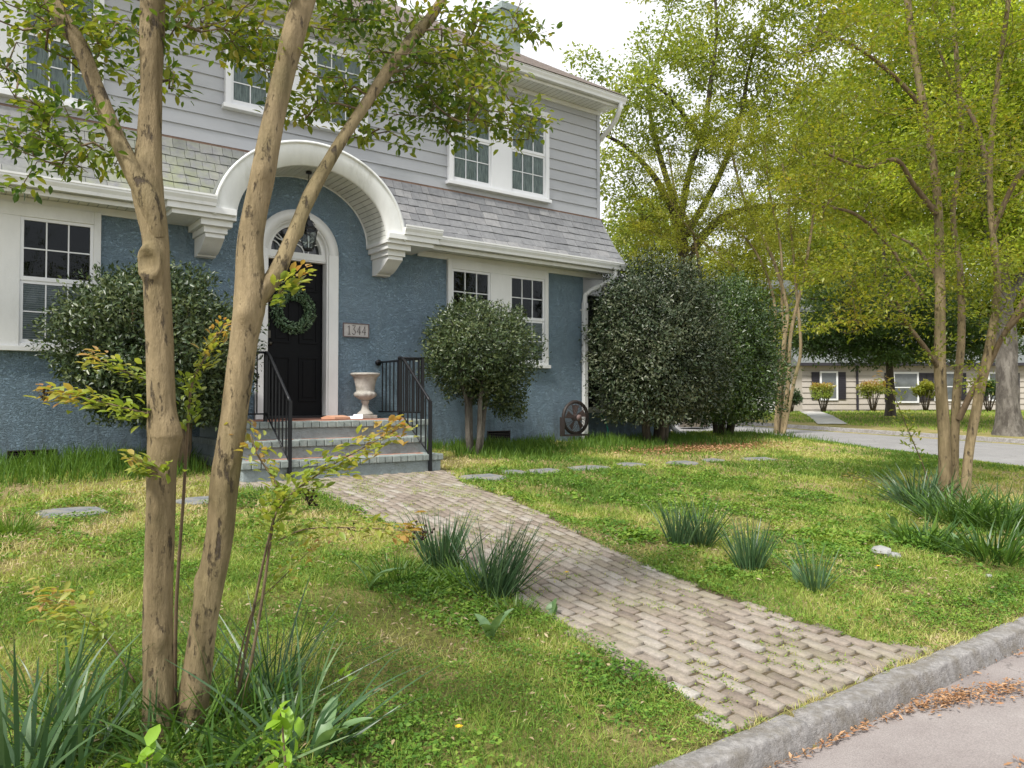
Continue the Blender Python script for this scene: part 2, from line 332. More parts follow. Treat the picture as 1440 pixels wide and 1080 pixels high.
def leaves(name, P, D, N, L, Wd, mat, parent=None, fold=.22, droop=.12, rnd=None, mid=.45, hi=False):
    n = len(P); D = unit(D); S = unit(np.cross(D, N)); N = np.cross(S, D)
    L = np.broadcast_to(np.asarray(L, float), (n,))[:, None]; Wd = np.broadcast_to(np.asarray(Wd, float), (n,))[:, None]
    if hi:
        V = np.empty((n, 4, 3, 3))
        for q, (u, f) in enumerate(((.0, .10), (.28, .85), (.66, .80), (1., .04))):
            c = P+D*L*u-N*droop*L*u*u
            V[:, q, 0] = c+S*Wd/2*f+N*fold*Wd*f; V[:, q, 1] = c; V[:, q, 2] = c-S*Wd/2*f+N*fold*Wd*f
        b = np.arange(n)[:, None]*12
        Fc = np.concatenate([b+np.array([[3*q+i, 3*q+i+1, 3*q+i+4, 3*q+i+3]]) for q in range(3) for i in (0, 1)])
        if rnd is None: rnd = rng.random(n)
        return mesh_np(name, V.reshape(-1, 3), Fc, mat, parent, {'rnd': np.repeat(np.clip(rnd, 0, 1), 12)}, True)
    V = np.empty((n, 5, 3)); V[:, 0] = P
    V[:, 1] = P+D*L*mid+S*Wd/2+N*fold*Wd; V[:, 3] = P+D*L*mid-S*Wd/2+N*fold*Wd
    V[:, 2] = P+D*L-N*droop*L; V[:, 4] = P+D*L*.5
    b = np.arange(n)[:, None]*5
    Fc = np.concatenate([b+np.array([[0, 4, 2, 1]]), b+np.array([[0, 3, 2, 4]])])
    if rnd is None: rnd = rng.random(n)
    return mesh_np(name, V.reshape(-1, 3), Fc, mat, parent, {'rnd': np.repeat(np.clip(rnd, 0, 1), 5)})
def blades(name, P, h, w, mat, parent=None, lean=.35, curl=.3, rnd=None, az=None, segs=2, dirs=None, leanv=None):
    n = len(P); az = rng.random(n)*2*math.pi if az is None else az
    la = rng.random(n)*2*math.pi if dirs is None else dirs
    h = np.broadcast_to(np.asarray(h, float), (n,)); w = np.broadcast_to(np.asarray(w, float), (n,))
    ln = (rng.random(n)*lean if leanv is None else leanv)
    hd = np.stack([np.cos(la), np.sin(la), np.zeros(n)], 1); wd = np.stack([-np.sin(az), np.cos(az), np.zeros(n)], 1)
    k = segs+1; V = np.empty((n, k, 2, 3))
    cu = rng.random(n)*curl
    for i in range(k):
        t = i/segs; ang = ln+cu*t*2.2
        c = P+hd*(np.sin(ln)*t+cu*t*t)[:, None]*h[:, None]; zz = np.cos(ln)*t-cu*t*t*.55
        c = c+np.array([0, 0, 1])*(zz*h)[:, None]
        ww = w*(1-.92*t**2.2)/2*(.75+.5*min(t*2, 1))
        V[:, i, 0] = c-wd*ww[:, None]; V[:, i, 1] = c+wd*ww[:, None]
    b = np.arange(n)[:, None]*(2*k)
    Fc = np.concatenate([b+np.array([[2*i, 2*i+1, 2*i+3, 2*i+2]]) for i in range(segs)])
    if rnd is None: rnd = rng.random(n)
    return mesh_np(name, V.reshape(-1, 3), Fc, mat, parent, {'rnd': np.repeat(np.clip(rnd, 0, 1), 2*k)})
# ================================================================== SETTING
def sheet(name, ss, dd, zf, mat, off=0.):
    S_, D_ = np.meshgrid(ss, dd); Z = zf(S_, D_)+off
    X = P1[0]+S_*U[0]-D_*NN[0]; Y = P1[1]+S_*U[1]-D_*NN[1]
    V = np.stack([X, Y, Z], -1).reshape(-1, 3); nx = len(ss); ny = len(dd)
    i, j = np.meshgrid(np.arange(nx-1), np.arange(ny-1)); a = (j*nx+i).ravel()
    o = mesh_np(name, V, np.stack([a, a+nx, a+nx+1, a+1], 1), mat, None, None, True)
    o['kind'] = 'structure'; return o
ss = np.concatenate([np.linspace(-120, -12, 20)[:-1], np.linspace(-12, 34, 260), np.linspace(34, 160, 40)[1:]])
dd = np.concatenate([np.linspace(-130, -30, 25)[:-1], np.linspace(-30, 9, 260), np.linspace(9, 60, 26)[1:]])
sheet('ground', ss, dd, gz, M['ground'])
sheet('street', np.linspace(-40, 60, 80), np.linspace(8.22, 16.4, 14), lambda s, d: 0*s+.02*np.sin((d-8.2)/8.2*math.pi), M['road'])
# side street between the yard's edge and the far kerb
nd = 90; dv = np.linspace(-60, 8.24, nd); ks = np.linspace(0, 1, 14)
D_ = np.repeat(dv[:, None], 14, 1); S_ = near_edge(D_)+(S_FAR-near_edge(D_))*ks[None, :]
Z = road_z(S_, D_)+.004+.04*np.sin(ks[None, :]*math.pi)
X = P1[0]+S_*U[0]-D_*NN[0]; Y = P1[1]+S_*U[1]-D_*NN[1]
i, j = np.meshgrid(np.arange(13), np.arange(nd-1)); a = (j*14+i).ravel()
mesh_np('side_street', np.stack([X, Y, Z], -1), np.stack([a, a+14, a+15, a+1], 1), M['sideroad'], None, None, True)['kind'] = 'structure'
def kerb(pts, w, z0, z1, mat, joint=2.4, name='kerb', nrm=1):
    """kerb along (s,d) polyline; body on the +normal side; rounded arris, small joints"""
    V = []; Fc = []; L = 0
    P = np.array(pts, float); seg = np.linalg.norm(np.diff(P, axis=0), axis=1); cum = np.concatenate([[0], np.cumsum(seg)])
    n = int(cum[-1]/.04); ts = np.linspace(0, cum[-1], n)
    q = np.stack([np.interp(ts, cum, P[:, 0]), np.interp(ts, cum, P[:, 1])], 1); tg = unit(np.gradient(q, axis=0)); nr = np.stack([-tg[:, 1], tg[:, 0]], 1)*nrm
    zb = z0(q[:, 0], q[:, 1]); zt = z1(q[:, 0], q[:, 1])
    prof = [(-.03, -.25, 0), (-.012, .02, 0), (.004, .0, .84), (.007, 0, .93), (.014, 0, .98), (.026, 0, 1.), (w*.5, 0, 1.004), (w-.02, 0, 1.), (w, 0, .9), (w+.004, -.25, 0)]
    k = len(prof)
    wob = (vn(q[:, 0], q[:, 1], .30, 31)-.5)+.5*(vn(q[:, 0], q[:, 1], .07, 32)-.5)
    for a_ in range(n):
        jt = ((ts[a_]+1.18) % joint) < .041
        for b_, (o, ab, f) in enumerate(prof):
            h = zb[a_]+(zt[a_]-zb[a_])*f+(ab if f == 0 else 0)
            if f > .5: h += wob[a_]*.006+(-.03 if jt else 0)
            oo = o+wob[a_]*.007+(.02 if jt and b_ < 6 else 0)
            x, y, _ = W(q[a_, 0]+nr[a_, 0]*oo, q[a_, 1]+nr[a_, 1]*oo); V.append((x, y, h))
    for a_ in range(n-1):
        for b_ in range(k-1): Fc.append((a_*k+b_, a_*k+b_+1, (a_+1)*k+b_+1, (a_+1)*k+b_) if nrm > 0 else (a_*k+b_, (a_+1)*k+b_, (a_+1)*k+b_+1, a_*k+b_+1))
    o = mesh_np(name, V, Fc, mat, None, None, True); o['kind'] = 'structure'; return o
kerb([(-40, 8.21), (10.6, 8.21)], .14, lambda s, d: 0*s-.0, lambda s, d: 0*s+.110, M['kerb'], nrm=-1)
kerb([(S_FAR, 8), (S_FAR, -60)], .16, lambda s, d: road_z(s, d)+.0, lambda s, d: road_z(s, d)+.165, M['kerb'], name='kerb_across_street', nrm=1)
# ---- brick walk
PR = np.array([(1.52, 2.0), (1.42, 2.5), (1.25, 3.0), (1.27, 3.74), (1.14, 4.49), (.84, 5.4), (.68, 6.16), (.63, 6.8), (.66, 7.42), (.80, 7.8), (1.05, 8.04)])
PL = np.array([(-1.25, 2.0), (-.9, 2.45), (-.45, 2.8), (-.42, 3.73), (-.40, 4.63), (-.56, 6.0), (-.62, 6.73), (-.70, 7.25), (-.70, 7.66), (-.72, 8.04)])
def wr(d): return np.interp(d, PR[:, 1], PR[:, 0])
def wl(d): return np.interp(d, PL[:, 1], PL[:, 0])
def in_walk(s, d, m=0.): return (d > 1.95) & (d < 8.05) & (s < wr(d)-m) & (s > wl(d)+m)
def make_walk():
    V = []; Fc = []; rn = []
    bl, bw = .176, .092
    cen = lambda d: np.interp(d, [2, 3.5, 5, 6.5, 8.05], [.32, .42, .26, .02, .05])
    ncol = 30
    for c in range(-ncol, ncol):
        off = (c % 2)*bl*.5+random.uniform(-.01, .01); d = 1.98+off-bl
        while d < 8.06:
            l = bl+random.uniform(-.004, .004); dm = d+l/2
            s0 = cen(dm)+c*bw; sm = s0+bw/2
            cutl = min(l, 8.075-d) if d+l > 8.075 else l
            l = cutl if cutl > .05 else l
            dm = d+l/2; sm = s0+bw/2
            if dm > 2.0 and d+l < 8.08 and sm < wr(dm)+random.uniform(-.03, .05) and sm > wl(dm)-random.uniform(-.03, .05):
                g = .004; z = gz(sm, dm)+.013+random.uniform(-.0025, .0025)+.02*(fbm(sm, dm, 1.2, 9)-.5)
                tx = random.uniform(-.015, .015); ty = random.uniform(-.015, .015); rot = random.uniform(-.03, .03); ch = .0035
                sk = (cen(d+l)-cen(d))
                b = len(V); hw = bw/2-g; hl = l/2-g
                ring = []
                cj = [random.uniform(0, .007) for _ in range(8)]
                for (ins, dz) in ((0, -.05), (0, -ch), (ch*.9, 0)):
                    for (u, v) in ((-1, -1), (0, -1), (1, -1), (1, 0), (1, 1), (0, 1), (-1, 1), (-1, 0)):
                        cr = .78 if abs(u*v) == 1 else 1
                        uu = u*(hw-ins)*(cr if abs(u*v) == 1 and False else 1); vv = v*(hl-ins)
                        q_ = cj[(u+1)*3+v+1-(1 if (u+1)*3+v+1 > 4 else 0)]; uu -= u*q_; vv -= v*q_*1.3
                        a_ = uu+vv*(sk/l)+vv*rot; c_ = vv-uu*rot
                        zz = z+dz+a_*tx+c_*(ty-.083)
                        V.append(W(sm+a_, dm+c_, zz))
                for q in range(2):
                    for w in range(8): Fc.append((b+q*8+w, b+q*8+(w+1) % 8, b+(q+1)*8+(w+1) % 8, b+(q+1)*8+w))
                V.append(W(sm, dm, z+.001)); t = b+24
                for w in (0, 2, 4, 6): Fc.append((t, b+16+w, b+16+(w+1) % 8, b+16+(w+2) % 8))
                rn += [random.betavariate(2.2, 2.2)]*25
            d += bl
    o = mesh_np('brick_walk', V, Fc, M['paver'], None, {'rnd': rn}, False); o['kind'] = 'structure'
make_walk()
dv = np.linspace(2., 8.06, 60); kk = np.linspace(0, 1, 12); D_ = np.repeat(dv[:, None], 12, 1); S_ = wl(D_)-.02+(wr(D_)-wl(D_)+.04)*kk; Zz = gz(S_, D_)+.004
i, j = np.meshgrid(np.arange(11), np.arange(59)); a = (j*12+i).ravel()
mesh_np('walk_bedding', np.stack([P1[0]+S_*U[0]-D_*NN[0], P1[1]+S_*U[1]-D_*NN[1], Zz], -1), np.stack([a, a+12, a+13, a+1], 1), plain('sandy_soil', lin(.11, .085, .05), .95, .4, 25, bump=.02, stains=lin(.14, .16, .05), stain_sc=6), None, None, True)['kind'] = 'structure'
# ================================================================== HOUSE
HR = (P1[0], P1[1], 0.)
house = thing('house', 'blue stucco house with pale grey upper siding, slate skirt and arched white door hood', 'house', HR, UA)
OFF = [0.]
def bx(mb, s0, s1, d0, d1, z0, z1): mb.box(s0, s1, -d1-OFF[0], -d0-OFF[0], z0, z1)
SL, SR, SU, DB = -5.3, 5.65, 6.04, -9.0     # left end, right end of the lower wall, right end of the upper wall, back
DC = .44                                     # axis of the door
# lower wall with an arched opening for the door
m = MB()
def wq(s0, s1, za, zb, za2=None):
    m.add([(s0, 0, za), (s1, 0, za if za2 is None else za2), (s1, 0, zb), (s0, 0, zb)], [(0, 1, 2, 3)])
DW = .45; ZS = 3.54; AR = .47
wq(SL, DC-AR, .2, 4.75); wq(DC+AR, SR, .2, 4.75)
for i in range(24):
    a0 = math.pi*(1-i/24); a1 = math.pi*(1-(i+1)/24)
    wq(DC+AR*math.cos(a0), DC+AR*math.cos(a1), ZS+AR*math.sin(a0), 4.75, ZS+AR*math.sin(a1))
wq(DC-AR, DC+AR, .2, 1.27)
m.add([(SR, 0, .2), (SR, -DB, .2), (SR, -DB, 4.75), (SR, 0, 4.75), (SL, 0, .2), (SL, -DB, .2), (SL, -DB, 4.75), (SL, 0, 4.75)], [(0, 1, 2, 3), (4, 7, 6, 5), (1, 5, 6, 2)])
m.build('lower_wall', M['stucco'], house)
# upper siding
m = MB(); ex = .176; z = 4.80
k = 0
while z < 6.70:
    zt = min(z+ex, 6.72)
    m.prism([(.03, z), (-.024, z), (-.020, z+.004), (-.004, zt), (.03, zt)], SL, SU-.07); z += ex
m.build('siding', M['siding'], house)
m = MB(); bx(m, SU-.07, SU, -.05, .03, 4.79, 6.72); bx(m, SU-.012, SU+.012, -.12, -.05, 4.79, 6.72); m.build('corner_board', M['siding'], house, .003)
m = MB(); z = 4.8
while z < 6.70:
    zt = min(z+ex, 6.72); m.add([(SU-.01, .1, z), (SU-.01, -DB, z), (SU-.03, -DB, zt), (SU-.03, .1, zt)], [(0, 1, 2, 3)]); z += ex
bx(m, SL, SU-.05, DB, DB+.05, 4.7, 6.72)
m.build('side_siding', M['siding'], house)
m = MB(); bx(m, SL, SU+.02, -.02, .045, 4.755, 4.785); bx(m, SL, SU, -.02, .02, 4.785, 4.80); m.build('copper_flashing', plain('old_copper', lin(.16, .10, .07), .6, .3, 9), house)
# slate skirt
def skirt(t): return .05+.45*t**1.25, 4.765-.87*t       # d, z
mv = MB(); rn = []; ms = []
rows = 7; OA, OB = 1.30, 1.13
for r_ in range(rows):
    t0 = r_/rows; t1 = (r_+1)/rows; tt = max(t0-.06, 0)
    d0, z0 = skirt(tt); d1, z1 = skirt(t1)
    if r_ == rows-1: d1 += .02
    s = SL+random.uniform(0, .2)
    while s < SU+.14:
        w = random.uniform(.20, .30) if abs(s-DC) > 1.9 else random.uniform(.12, .17); e = s+w-.005
        lim0 = SU+.02+.16*t0; lim1 = SU+.02+.16*t1
        sm = (s+e)/2; zm = (z0+z1)/2
        if min(((q-DC)/OA)**2+((max(zz, 3.72)-3.72)/OB)**2 for q in (s, e) for zz in (z1, z0)) > .66 and s < lim0:
            dz = random.uniform(-.006, .004); th = .011+random.uniform(0, .006)
            a0, a1 = min(e, lim0), min(e, lim1)
            db = random.uniform(-.006, .006)
            if a0-s > .02:
                mv.add([(s, -d0+.004, z0), (a0, -d0+.004, z0), (a1, -d1-th, z1+dz+db), (s, -d1-th, z1+dz-db), (s, -d1+.002, z1+dz-db-.002), (a1, -d1+.002, z1+dz+db-.002), (a0, -d0+.02, z0), (s, -d0+.02, z0)],
                       [(0, 3, 2, 1), (3, 4, 5, 2), (0, 7, 4, 3), (1, 2, 5, 6)])
                rn += [random.random()]*8; q = max(0, 1-abs(sm+1.3)/1.6)*.8+(.25 if sm < -1.5 else 0)*random.random(); ms += [min(1, q*(.45+.5*t1))]*8
        s += w
mv.build('slate_skirt', M['slate'], house, attrs={'rnd': rn, 'moss': ms})
mv = MB(); rn = []; ms = []
# side slates past the corner
for r_ in range(rows):
    t0 = r_/rows; t1 = (r_+1)/rows; d0, z0 = skirt(max(t0-.05, 0)); d1, z1 = skirt(t1); y = -.05
    while y < 4:
        y2 = y+.25; x0 = SU+.02+.16*t0; x1 = SU+.03+.16*t1
        mv.add([(x0, max(y, -d0), z0), (x0, y2, z0), (x1, y2-.005, z1), (x1, y if y > 0 else -d1, z1), (x1-.02, y if y > 0 else -d1, z1-.01), (x1-.02, y2, z1-.01)], [(0, 1, 2, 3), (3, 2, 5, 4)])
        rn += [random.random()]*6; ms += [0]*6; y = y2
mv.build('side_slates', M['slate'], house, attrs={'rnd': rn, 'moss': ms})
# gutters
def gutter(mb, s0, s1, df, z0, w=.13, h=.125):
    mb.prism([(-(df-w), z0), (-(df-.035), z0), (-(df-.030), z0+h*.3), (-(df-.008), z0+h*.62), (-(df-.008), z0+h*.8), (-df, z0+h*.82), (-df, z0+h), (-(df-.012), z0+h), (-(df-.014), z0+h*.72), (-(df-w), z0+h*.7)], s0, s1)
m = MB(); gutter(m, 2.24, SU+.15, .56, 3.80); gutter(m, 1.70, 2.30, .76, 3.83, .17, .13); m.build('gutter', M['white'], house)
m = MB(); gutter(m, SL, -1.40, .56, 3.80); gutter(m, -1.46, -.84, .76, 3.83, .17, .13); m.build('gutter', M['white'], house)
m = MB(); gutter(m, SL, SU+.16, .56, 6.745, .13, .125); m.build('gutter', M['white'], house)
# soffits (boards with open joints over a dark back)
m = MB()
def soffit(s0, s1, d0, d1, z, w=.10):
    x = s0
    while x < s1-.001:
        e = min(x+w, s1); m.add([(x, -d0, z), (e-.006, -d0, z), (e-.006, -d1, z), (x, -d1, z), (e-.006, -d0, z+.012), (e-.006, -d1, z+.012), (e, -d0, z+.012), (e, -d1, z+.012)], [(0, 1, 2, 3), (1, 4, 5, 2), (4, 6, 7, 5)]); x = e
soffit(1.7, SU+.1, 0, .45, 3.79); m.build('soffit', M['white'], house); m = MB(); soffit(SL, -.84, 0, .45, 3.79); m.build('soffit', M['white'], house); m = MB(); soffit(SL, SU+.12, -.02, .45, 6.735)
m.build('soffit', M['white'], house)
m = MB()
bx(m, 2.3, SU+.06, .0, .035, 3.70, 3.786); bx(m, SL, -1.45, 0, .035, 3.70, 3.786); bx(m, SL, SU+.01, .0, .04, 6.66, 6.73)
bx(m, 2.3, SU+.1, .40, .425, 3.74, 3.84); bx(m, SL, -1.45, .40, .425, 3.74, 3.84); bx(m, SL, SU+.14, .40, .425, 6.70, 6.80)
m.build('frieze_board', M['white'], house, .003)
# arched hood
Z0 = 3.74; IA, IB = 1.02, .82; HF = .66
hood = None
m = MB(); N = 56
def ell(a, b, k, n=N): w = math.pi*k/n; return DC+a*math.cos(w), Z0+b*math.sin(w)
for k in range(N):
    for (a, b, a2, b2, dF) in ((IA, IB, OA-.03, OB-.03, HF),):
        p = [ell(a, b, k), ell(a2, b2, k), ell(a2, b2, k+1), ell(a, b, k+1)]
        m.add([(x, -dF, z) for x, z in p]+[(x, -dF+.05, z) for x, z in p], [(0, 1, 2, 3), (0, 3, 7, 4)], True)
    p = [ell(OA-.035, OB-.035, k), ell(OA, OB, k), ell(OA, OB, k+1), ell(OA-.035, OB-.035, k+1)]
    m.add([(x, -HF-.022, z) for x, z in p]+[(x, -HF+.04, z) for x, z in p], [(0, 1, 2, 3), (1, 5, 6, 2), (0, 3, 7, 4)], True)
hood = m.build('arched_hood', M['hood'], house)
m = MB()
for k in range(N):
    p = [ell(IA, IB, k), ell(IA+.02, IB+.02, k), ell(IA+.02, IB+.02, k+1), ell(IA, IB, k+1)]
    m.add([(x, -.03, z) for x, z in p]+[(x, 0, z) for x, z in p], [(0, 1, 2, 3), (0, 3, 7, 4)], True)
m.build('wall_trim', M['hood'], hood)
m = MB(); NB = 40
for k in range(NB):
    a0, b0 = ell(IA+.005, IB+.005, k+.04, NB); a1, b1 = ell(IA+.005, IB+.005, k+.94, NB); c0, e0 = ell(IA+.022, IB+.022, k+.04, NB); c1, e1 = ell(IA+.022, IB+.022, k+.94, NB)
    m.add([(a0, 0, b0), (a1, 0, b1), (a1, -HF+.05, b1), (a0, -HF+.05, b0), (c0, 0, e0), (c1, 0, e1), (c1, -HF+.05, e1), (c0, -HF+.05, e0)], [(0, 1, 2, 3), (1, 5, 6, 2), (0, 3, 7, 4)])
m.build('soffit_boards', M['board'], hood)
m = MB()
for k in range(N):
    p = [ell(IA+.03, IB+.03, k), ell(IA+.03, IB+.03, k+1)]; m.add([(p[0][0], 0, p[0][1]), (p[1][0], 0, p[1][1]), (p[1][0], -HF+.05, p[1][1]), (p[0][0], -HF+.05, p[0][1])], [(0, 1, 2, 3)], True)
    p = [ell(OA-.004, OB-.004, k), ell(OA-.004, OB-.004, k+1)]; m.add([(p[0][0], 0, p[0][1]), (p[1][0], 0, p[1][1]), (p[1][0], -HF+.03, p[1][1]), (p[0][0], -HF+.03, p[0][1])], [(0, 1, 2, 3)], True)
m.build('hood_roof', M['mem'], hood)
# brackets
for sg in (-1, 1):
    m = MB(); c = DC+sg*(1.155)
    f = lambda a, b: (min(DC+sg*a, DC+sg*b), max(DC+sg*a, DC+sg*b))
    a, b = f(1.03, 1.82); bx(m, a, b, 0, .70, 3.755, 3.83); a, b = f(1.02, 1.76); bx(m, a, b, 0, .655, 3.70, 3.755)
    a, b = f(1.05, 1.42); bx(m, a, b, 0, .60, 3.625, 3.70)
    a, b = f(1.09, 1.37); bx(m, a, b, 0, .53, 3.55, 3.625)
    pr = [(0, 3.55), (-.50, 3.55), (-.50, 3.50)]+[(-.50+.36*(t/8)**.8, 3.50-.16*(1-(1-t/8)**2)) for t in range(1, 9)]+[(-.12, 3.32), (0, 3.32)]
    a, b = f(1.115, 1.345); m.prism(pr, a, b)
    m.build('bracket', M['white'], house, .004)
# roof
ze = 6.865; e0, e1, f0, f1 = SL-.5, SU+.17, .57, DB-.6
rz = ze+.66*(f0-f1)/2
m = MB(); hd = (f0-f1)/2
m.add([(e0, -f0, ze), (e1, -f0, ze), (e1, -f1, ze), (e0, -f1, ze), (e0+hd, -(f0-hd), rz), (e1-hd, -(f0-hd), rz)], [(0, 1, 5, 4), (1, 2, 5), (2, 3, 4, 5), (3, 0, 4)])
for k in range(12):       # shingle butts
    t = k/30.; m.add([(e0+hd*t, -(f0-hd*t)-.012, ze+(rz-ze)*t+.004), (e1-hd*t+.012, -(f0-hd*t)-.012, ze+(rz-ze)*t+.004), (e1-hd*(t+.032), -(f0-hd*(t+.032)), ze+(rz-ze)*(t+.032)+.01), (e0+hd*(t+.032), -(f0-hd*(t+.032)), ze+(rz-ze)*(t+.032)+.01)], [(0, 1, 2, 3)])
roof = m.build('roof', M['shingle'], house)
m = MB(); m.box(6.12, 6.62, 3.1, 3.9, .6, 9.95); m.box(6.08, 6.66, 3.06, 3.94, 9.95, 10.1); m.box(6.16, 6.58, 3.14, 3.86, 10.1, 10.16); m.build('chimney', plain('painted_chimney', lin(.24, .29, .28), .85, .2, 6, bump=.01, bsc=30), roof, .01)
# downspouts
m = MB(); m.tube([(SU+.05, -.50, 6.76), (SU+.05, -.49, 6.66), (SU+.06, -.40, 6.52), (SU+.065, -.24, 6.40), (SU+.07, .0, 6.28), (SU+.07, .12, 6.2), (SU+.07, .14, 6.0), (SU+.07, .14, 4.6)], .042, 10); m.build('downspout', M['white'], house)
m = MB()
m.tube([(5.98, -.47, 3.82), (5.98, -.465, 3.70), (5.93, -.40, 3.62), (5.72, -.12, 3.46), (5.64, -.065, 3.38), (5.63, -.062, 3.2)], .045, 10); m.box(5.585, 5.675, -.105, -.03, .80, 3.24)
for zz in (1.2, 2.2, 3.1): m.box(5.575, 5.685, -.108, -.0, zz, zz+.03)
m.build('downspout', M['white'], house, .008)
# windows
def window(s0, zb, zt, zm, upper=False, blind=None, bz=None, cols=3, rowsu=2, rowsl=2, w=2.0):
    fr = MB(); st = .075; off = .027 if upper else 0
    dF = .055+off
    head = .15 if not upper else .08
    bx(fr, s0, s0+st, 0, dF, zb, zt); bx(fr, s0+w-st, s0+w, 0, dF, zb, zt)
    bx(fr, s0+st, s0+w-st, 0, dF-.003, zt-head, zt-.002); bx(fr, s0-.03, s0+w+.03, 0, .085+off, zb-.055, zb)
    c0, c1 = s0+.80, s0+w-.80
    bx(fr, c0, c1, 0, dF-.006, zb, zt-head)
    bx(fr, s0+st, c0, 0, .04+off, zb, zb+.035); bx(fr, c1, s0+w-st, 0, .04+off, zb, zb+.035)
    f = fr.build('window', M['white_clean'] if upper else M['white'], house, .004)
    OFF[0] = off
    for (a, b) in ((s0+st, c0), (c1, s0+w-st)):
        sm = MB(); z0 = zb+.035; z1 = zt-head; fw = .035
        for (lo, hi, dd_, nr) in ((z0, zm, .022, rowsl), (zm-.0, z1, .034, rowsu)):
            bx(sm, a, a+fw, .004, dd_, lo, hi); bx(sm, b-fw, b, .004, dd_, lo, hi)
            bx(sm, a+fw, b-fw, .004, dd_-.001, lo, lo+fw+.01); bx(sm, a+fw, b-fw, .004, dd_-.001, hi-fw, hi)
            for c in range(1, cols):
                x = a+fw+(b-a-2*fw)*c/cols; bx(sm, x-.007, x+.007, .006, dd_-.006, lo+fw+.01, hi-fw)
            for r_ in range(1, nr):
                zz = lo+fw+.01+(hi-lo-2*fw-.01)*r_/nr; bx(sm, a+fw, b-fw, .007, dd_-.008, zz-.007, zz+.007)
        sm.build('sash', M['white_clean'], f)
        g = MB(); g.add([(a, -.012-off, z0), (b, -.012-off, z0), (b, -.012-off, z1), (a, -.012-off, z1)], [(0, 1, 2, 3)]); g.build('pane', M['glass'], f)
        g = MB(); g.add([(a, -.003-off, z0), (b, -.003-off, z0), (b, -.003-off, z1), (a, -.003-off, z1)], [(0, 1, 2, 3)])
        if blind == 'sheer': g.build('curtain', M['curtain'], f)
        else:
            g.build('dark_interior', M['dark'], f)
            if bz:
                g = MB(); zz = z0+.02
                while zz < bz: g.add([(a+fw, -.005, zz), (b-fw, -.005, zz), (b-fw, -.0085, zz+.021), (a+fw, -.0085, zz+.021)], [(0, 1, 2, 3)]); zz += .025
                g.build('blind', M['blind'], f)
    OFF[0] = 0.
window(2.82, 2.12, 3.72, 2.86, bz=2.8); window(-3.96, 2.12, 3.72, 2.86, bz=2.8)
window(2.82, 4.93, 6.42, 5.66, True, 'sheer'); window(-3.96, 4.93, 6.42, 5.66, True, 'sheer'); window(-.56, 5.34, 6.5, 5.93, True, 'sheer')
# door, casing, fanlight
def arcband(mb, r0, r1, d0, d1, zs=ZS, n=32, legs=True, zb=1.27):
    pts = [(DC+math.cos(math.pi*k/n), math.sin(math.pi*k/n)) for k in range(n+1)]
    for k in range(n):
        c0, s0 = pts[k]; c1, s1 = pts[k+1]; c0 -= DC; c1 -= DC
        q = [(DC+r0*c0, zs+r0*s0), (DC+r1*c0, zs+r1*s0), (DC+r1*c1, zs+r1*s1), (DC+r0*c1, zs+r0*s1)]
        mb.add([(x, -d1, z) for x, z in q]+[(x, -d0, z) for x, z in q], [(0, 1, 2, 3), (0, 3, 7, 4), (1, 5, 6, 2)], True)
    if legs:
        bx(mb, DC-r1, DC-r0, d0, d1, zb, zs); bx(mb, DC+r0, DC+r1, d0, d1, zb, zs)
m = MB(); arcband(m, .435, .575, -.01, .05); arcband(m, .41, .45, -.15, .025)
case = m.build('door_casing', M['white'], house)
m = MB(); bx(m, DC-.42, DC+.42, -.15, -.02, 3.43, 3.545); bx(m, DC-.42, DC+.42, -.15, -.008, 3.45, 3.475); arcband(m, .355, .425, -.14, -.03, 3.545, legs=False)
m.build('transom', M['white'], case, .003)
m = MB(); bx(m, DC-.42, DC+.42, -.16, .06, 1.275, 1.31); m.build('threshold', M['black'], case, .003)
m = MB(); bx(m, DC-.40, DC+.40, -.15, -.10, 1.31, 3.43)
door = m.build('door', M['door'], house, .002)
m = MB()
for sx in (-1, 1):
    for (z0, z1) in ((1.50, 2.12), (2.30, 2.92), (3.02, 3.32)):
        x0, x1 = DC+sx*.06, DC+sx*.33; x0, x1 = min(x0, x1), max(x0, x1)
        for (a, b, c, e) in ((x0, x1, z0, z0+.028), (x0, x1, z1-.028, z1), (x0, x0+.028, z0+.028, z1-.028), (x1-.028, x1, z0+.028, z1-.028)): bx(m, a, b, -.10, -.088, c, e)
        bx(m, x0+.06, x1-.06, -.10, -.091, z0+.06, z1-.06)
m.build('door_panels', M['door'], door, .005)
m = MB(); m.tube([(DC-.36, .10, 2.28), (DC-.36, .03, 2.28)], .012); m.tube([(DC-.36, .035, 2.28), (DC-.36, .02, 2.28), (DC-.36, .0, 2.28)], [.02, .034, .02]); m.box(DC-.385, DC-.335, .085, .10, 2.36, 2.46); m.build('door_handle', M['brass'], door)
m = MB()
n = 20; m.add([(DC, .12, 3.545)]+[(DC+.36*math.cos(math.pi*k/n), .12, 3.545+.36*math.sin(math.pi*k/n)) for k in range(n+1)], [(0, k+1, k+2) for k in range(n)])
fan = m.build('fanlight', plain('fanlight_glass', lin(.012, .014, .014), .1, .1, 4, .6), house)
m = MB(); yy = .108
def arcw(cx, cz, r, a0, a1, w=.010):
    pts = [(cx+r*math.cos(a0+(a1-a0)*k/14), yy, cz+r*math.sin(a0+(a1-a0)*k/14)) for k in range(15)]
    pts = [p for p in pts if (p[0]-DC)**2+(p[2]-3.545)**2 < .37**2 and p[2] > 3.53]
    if len(pts) > 1: m.tube(pts, w, 6)
arcw(DC-.34, 3.545, .15, -.1, 1.5); arcw(DC+.34, 3.545, .15, 1.6, 3.3); arcw(DC, 3.545, .13, 0, math.pi); arcw(DC-.16, 3.545+.33, .17, -2.6, -.1); arcw(DC+.16, 3.545+.33, .17, -3.0, -.5)
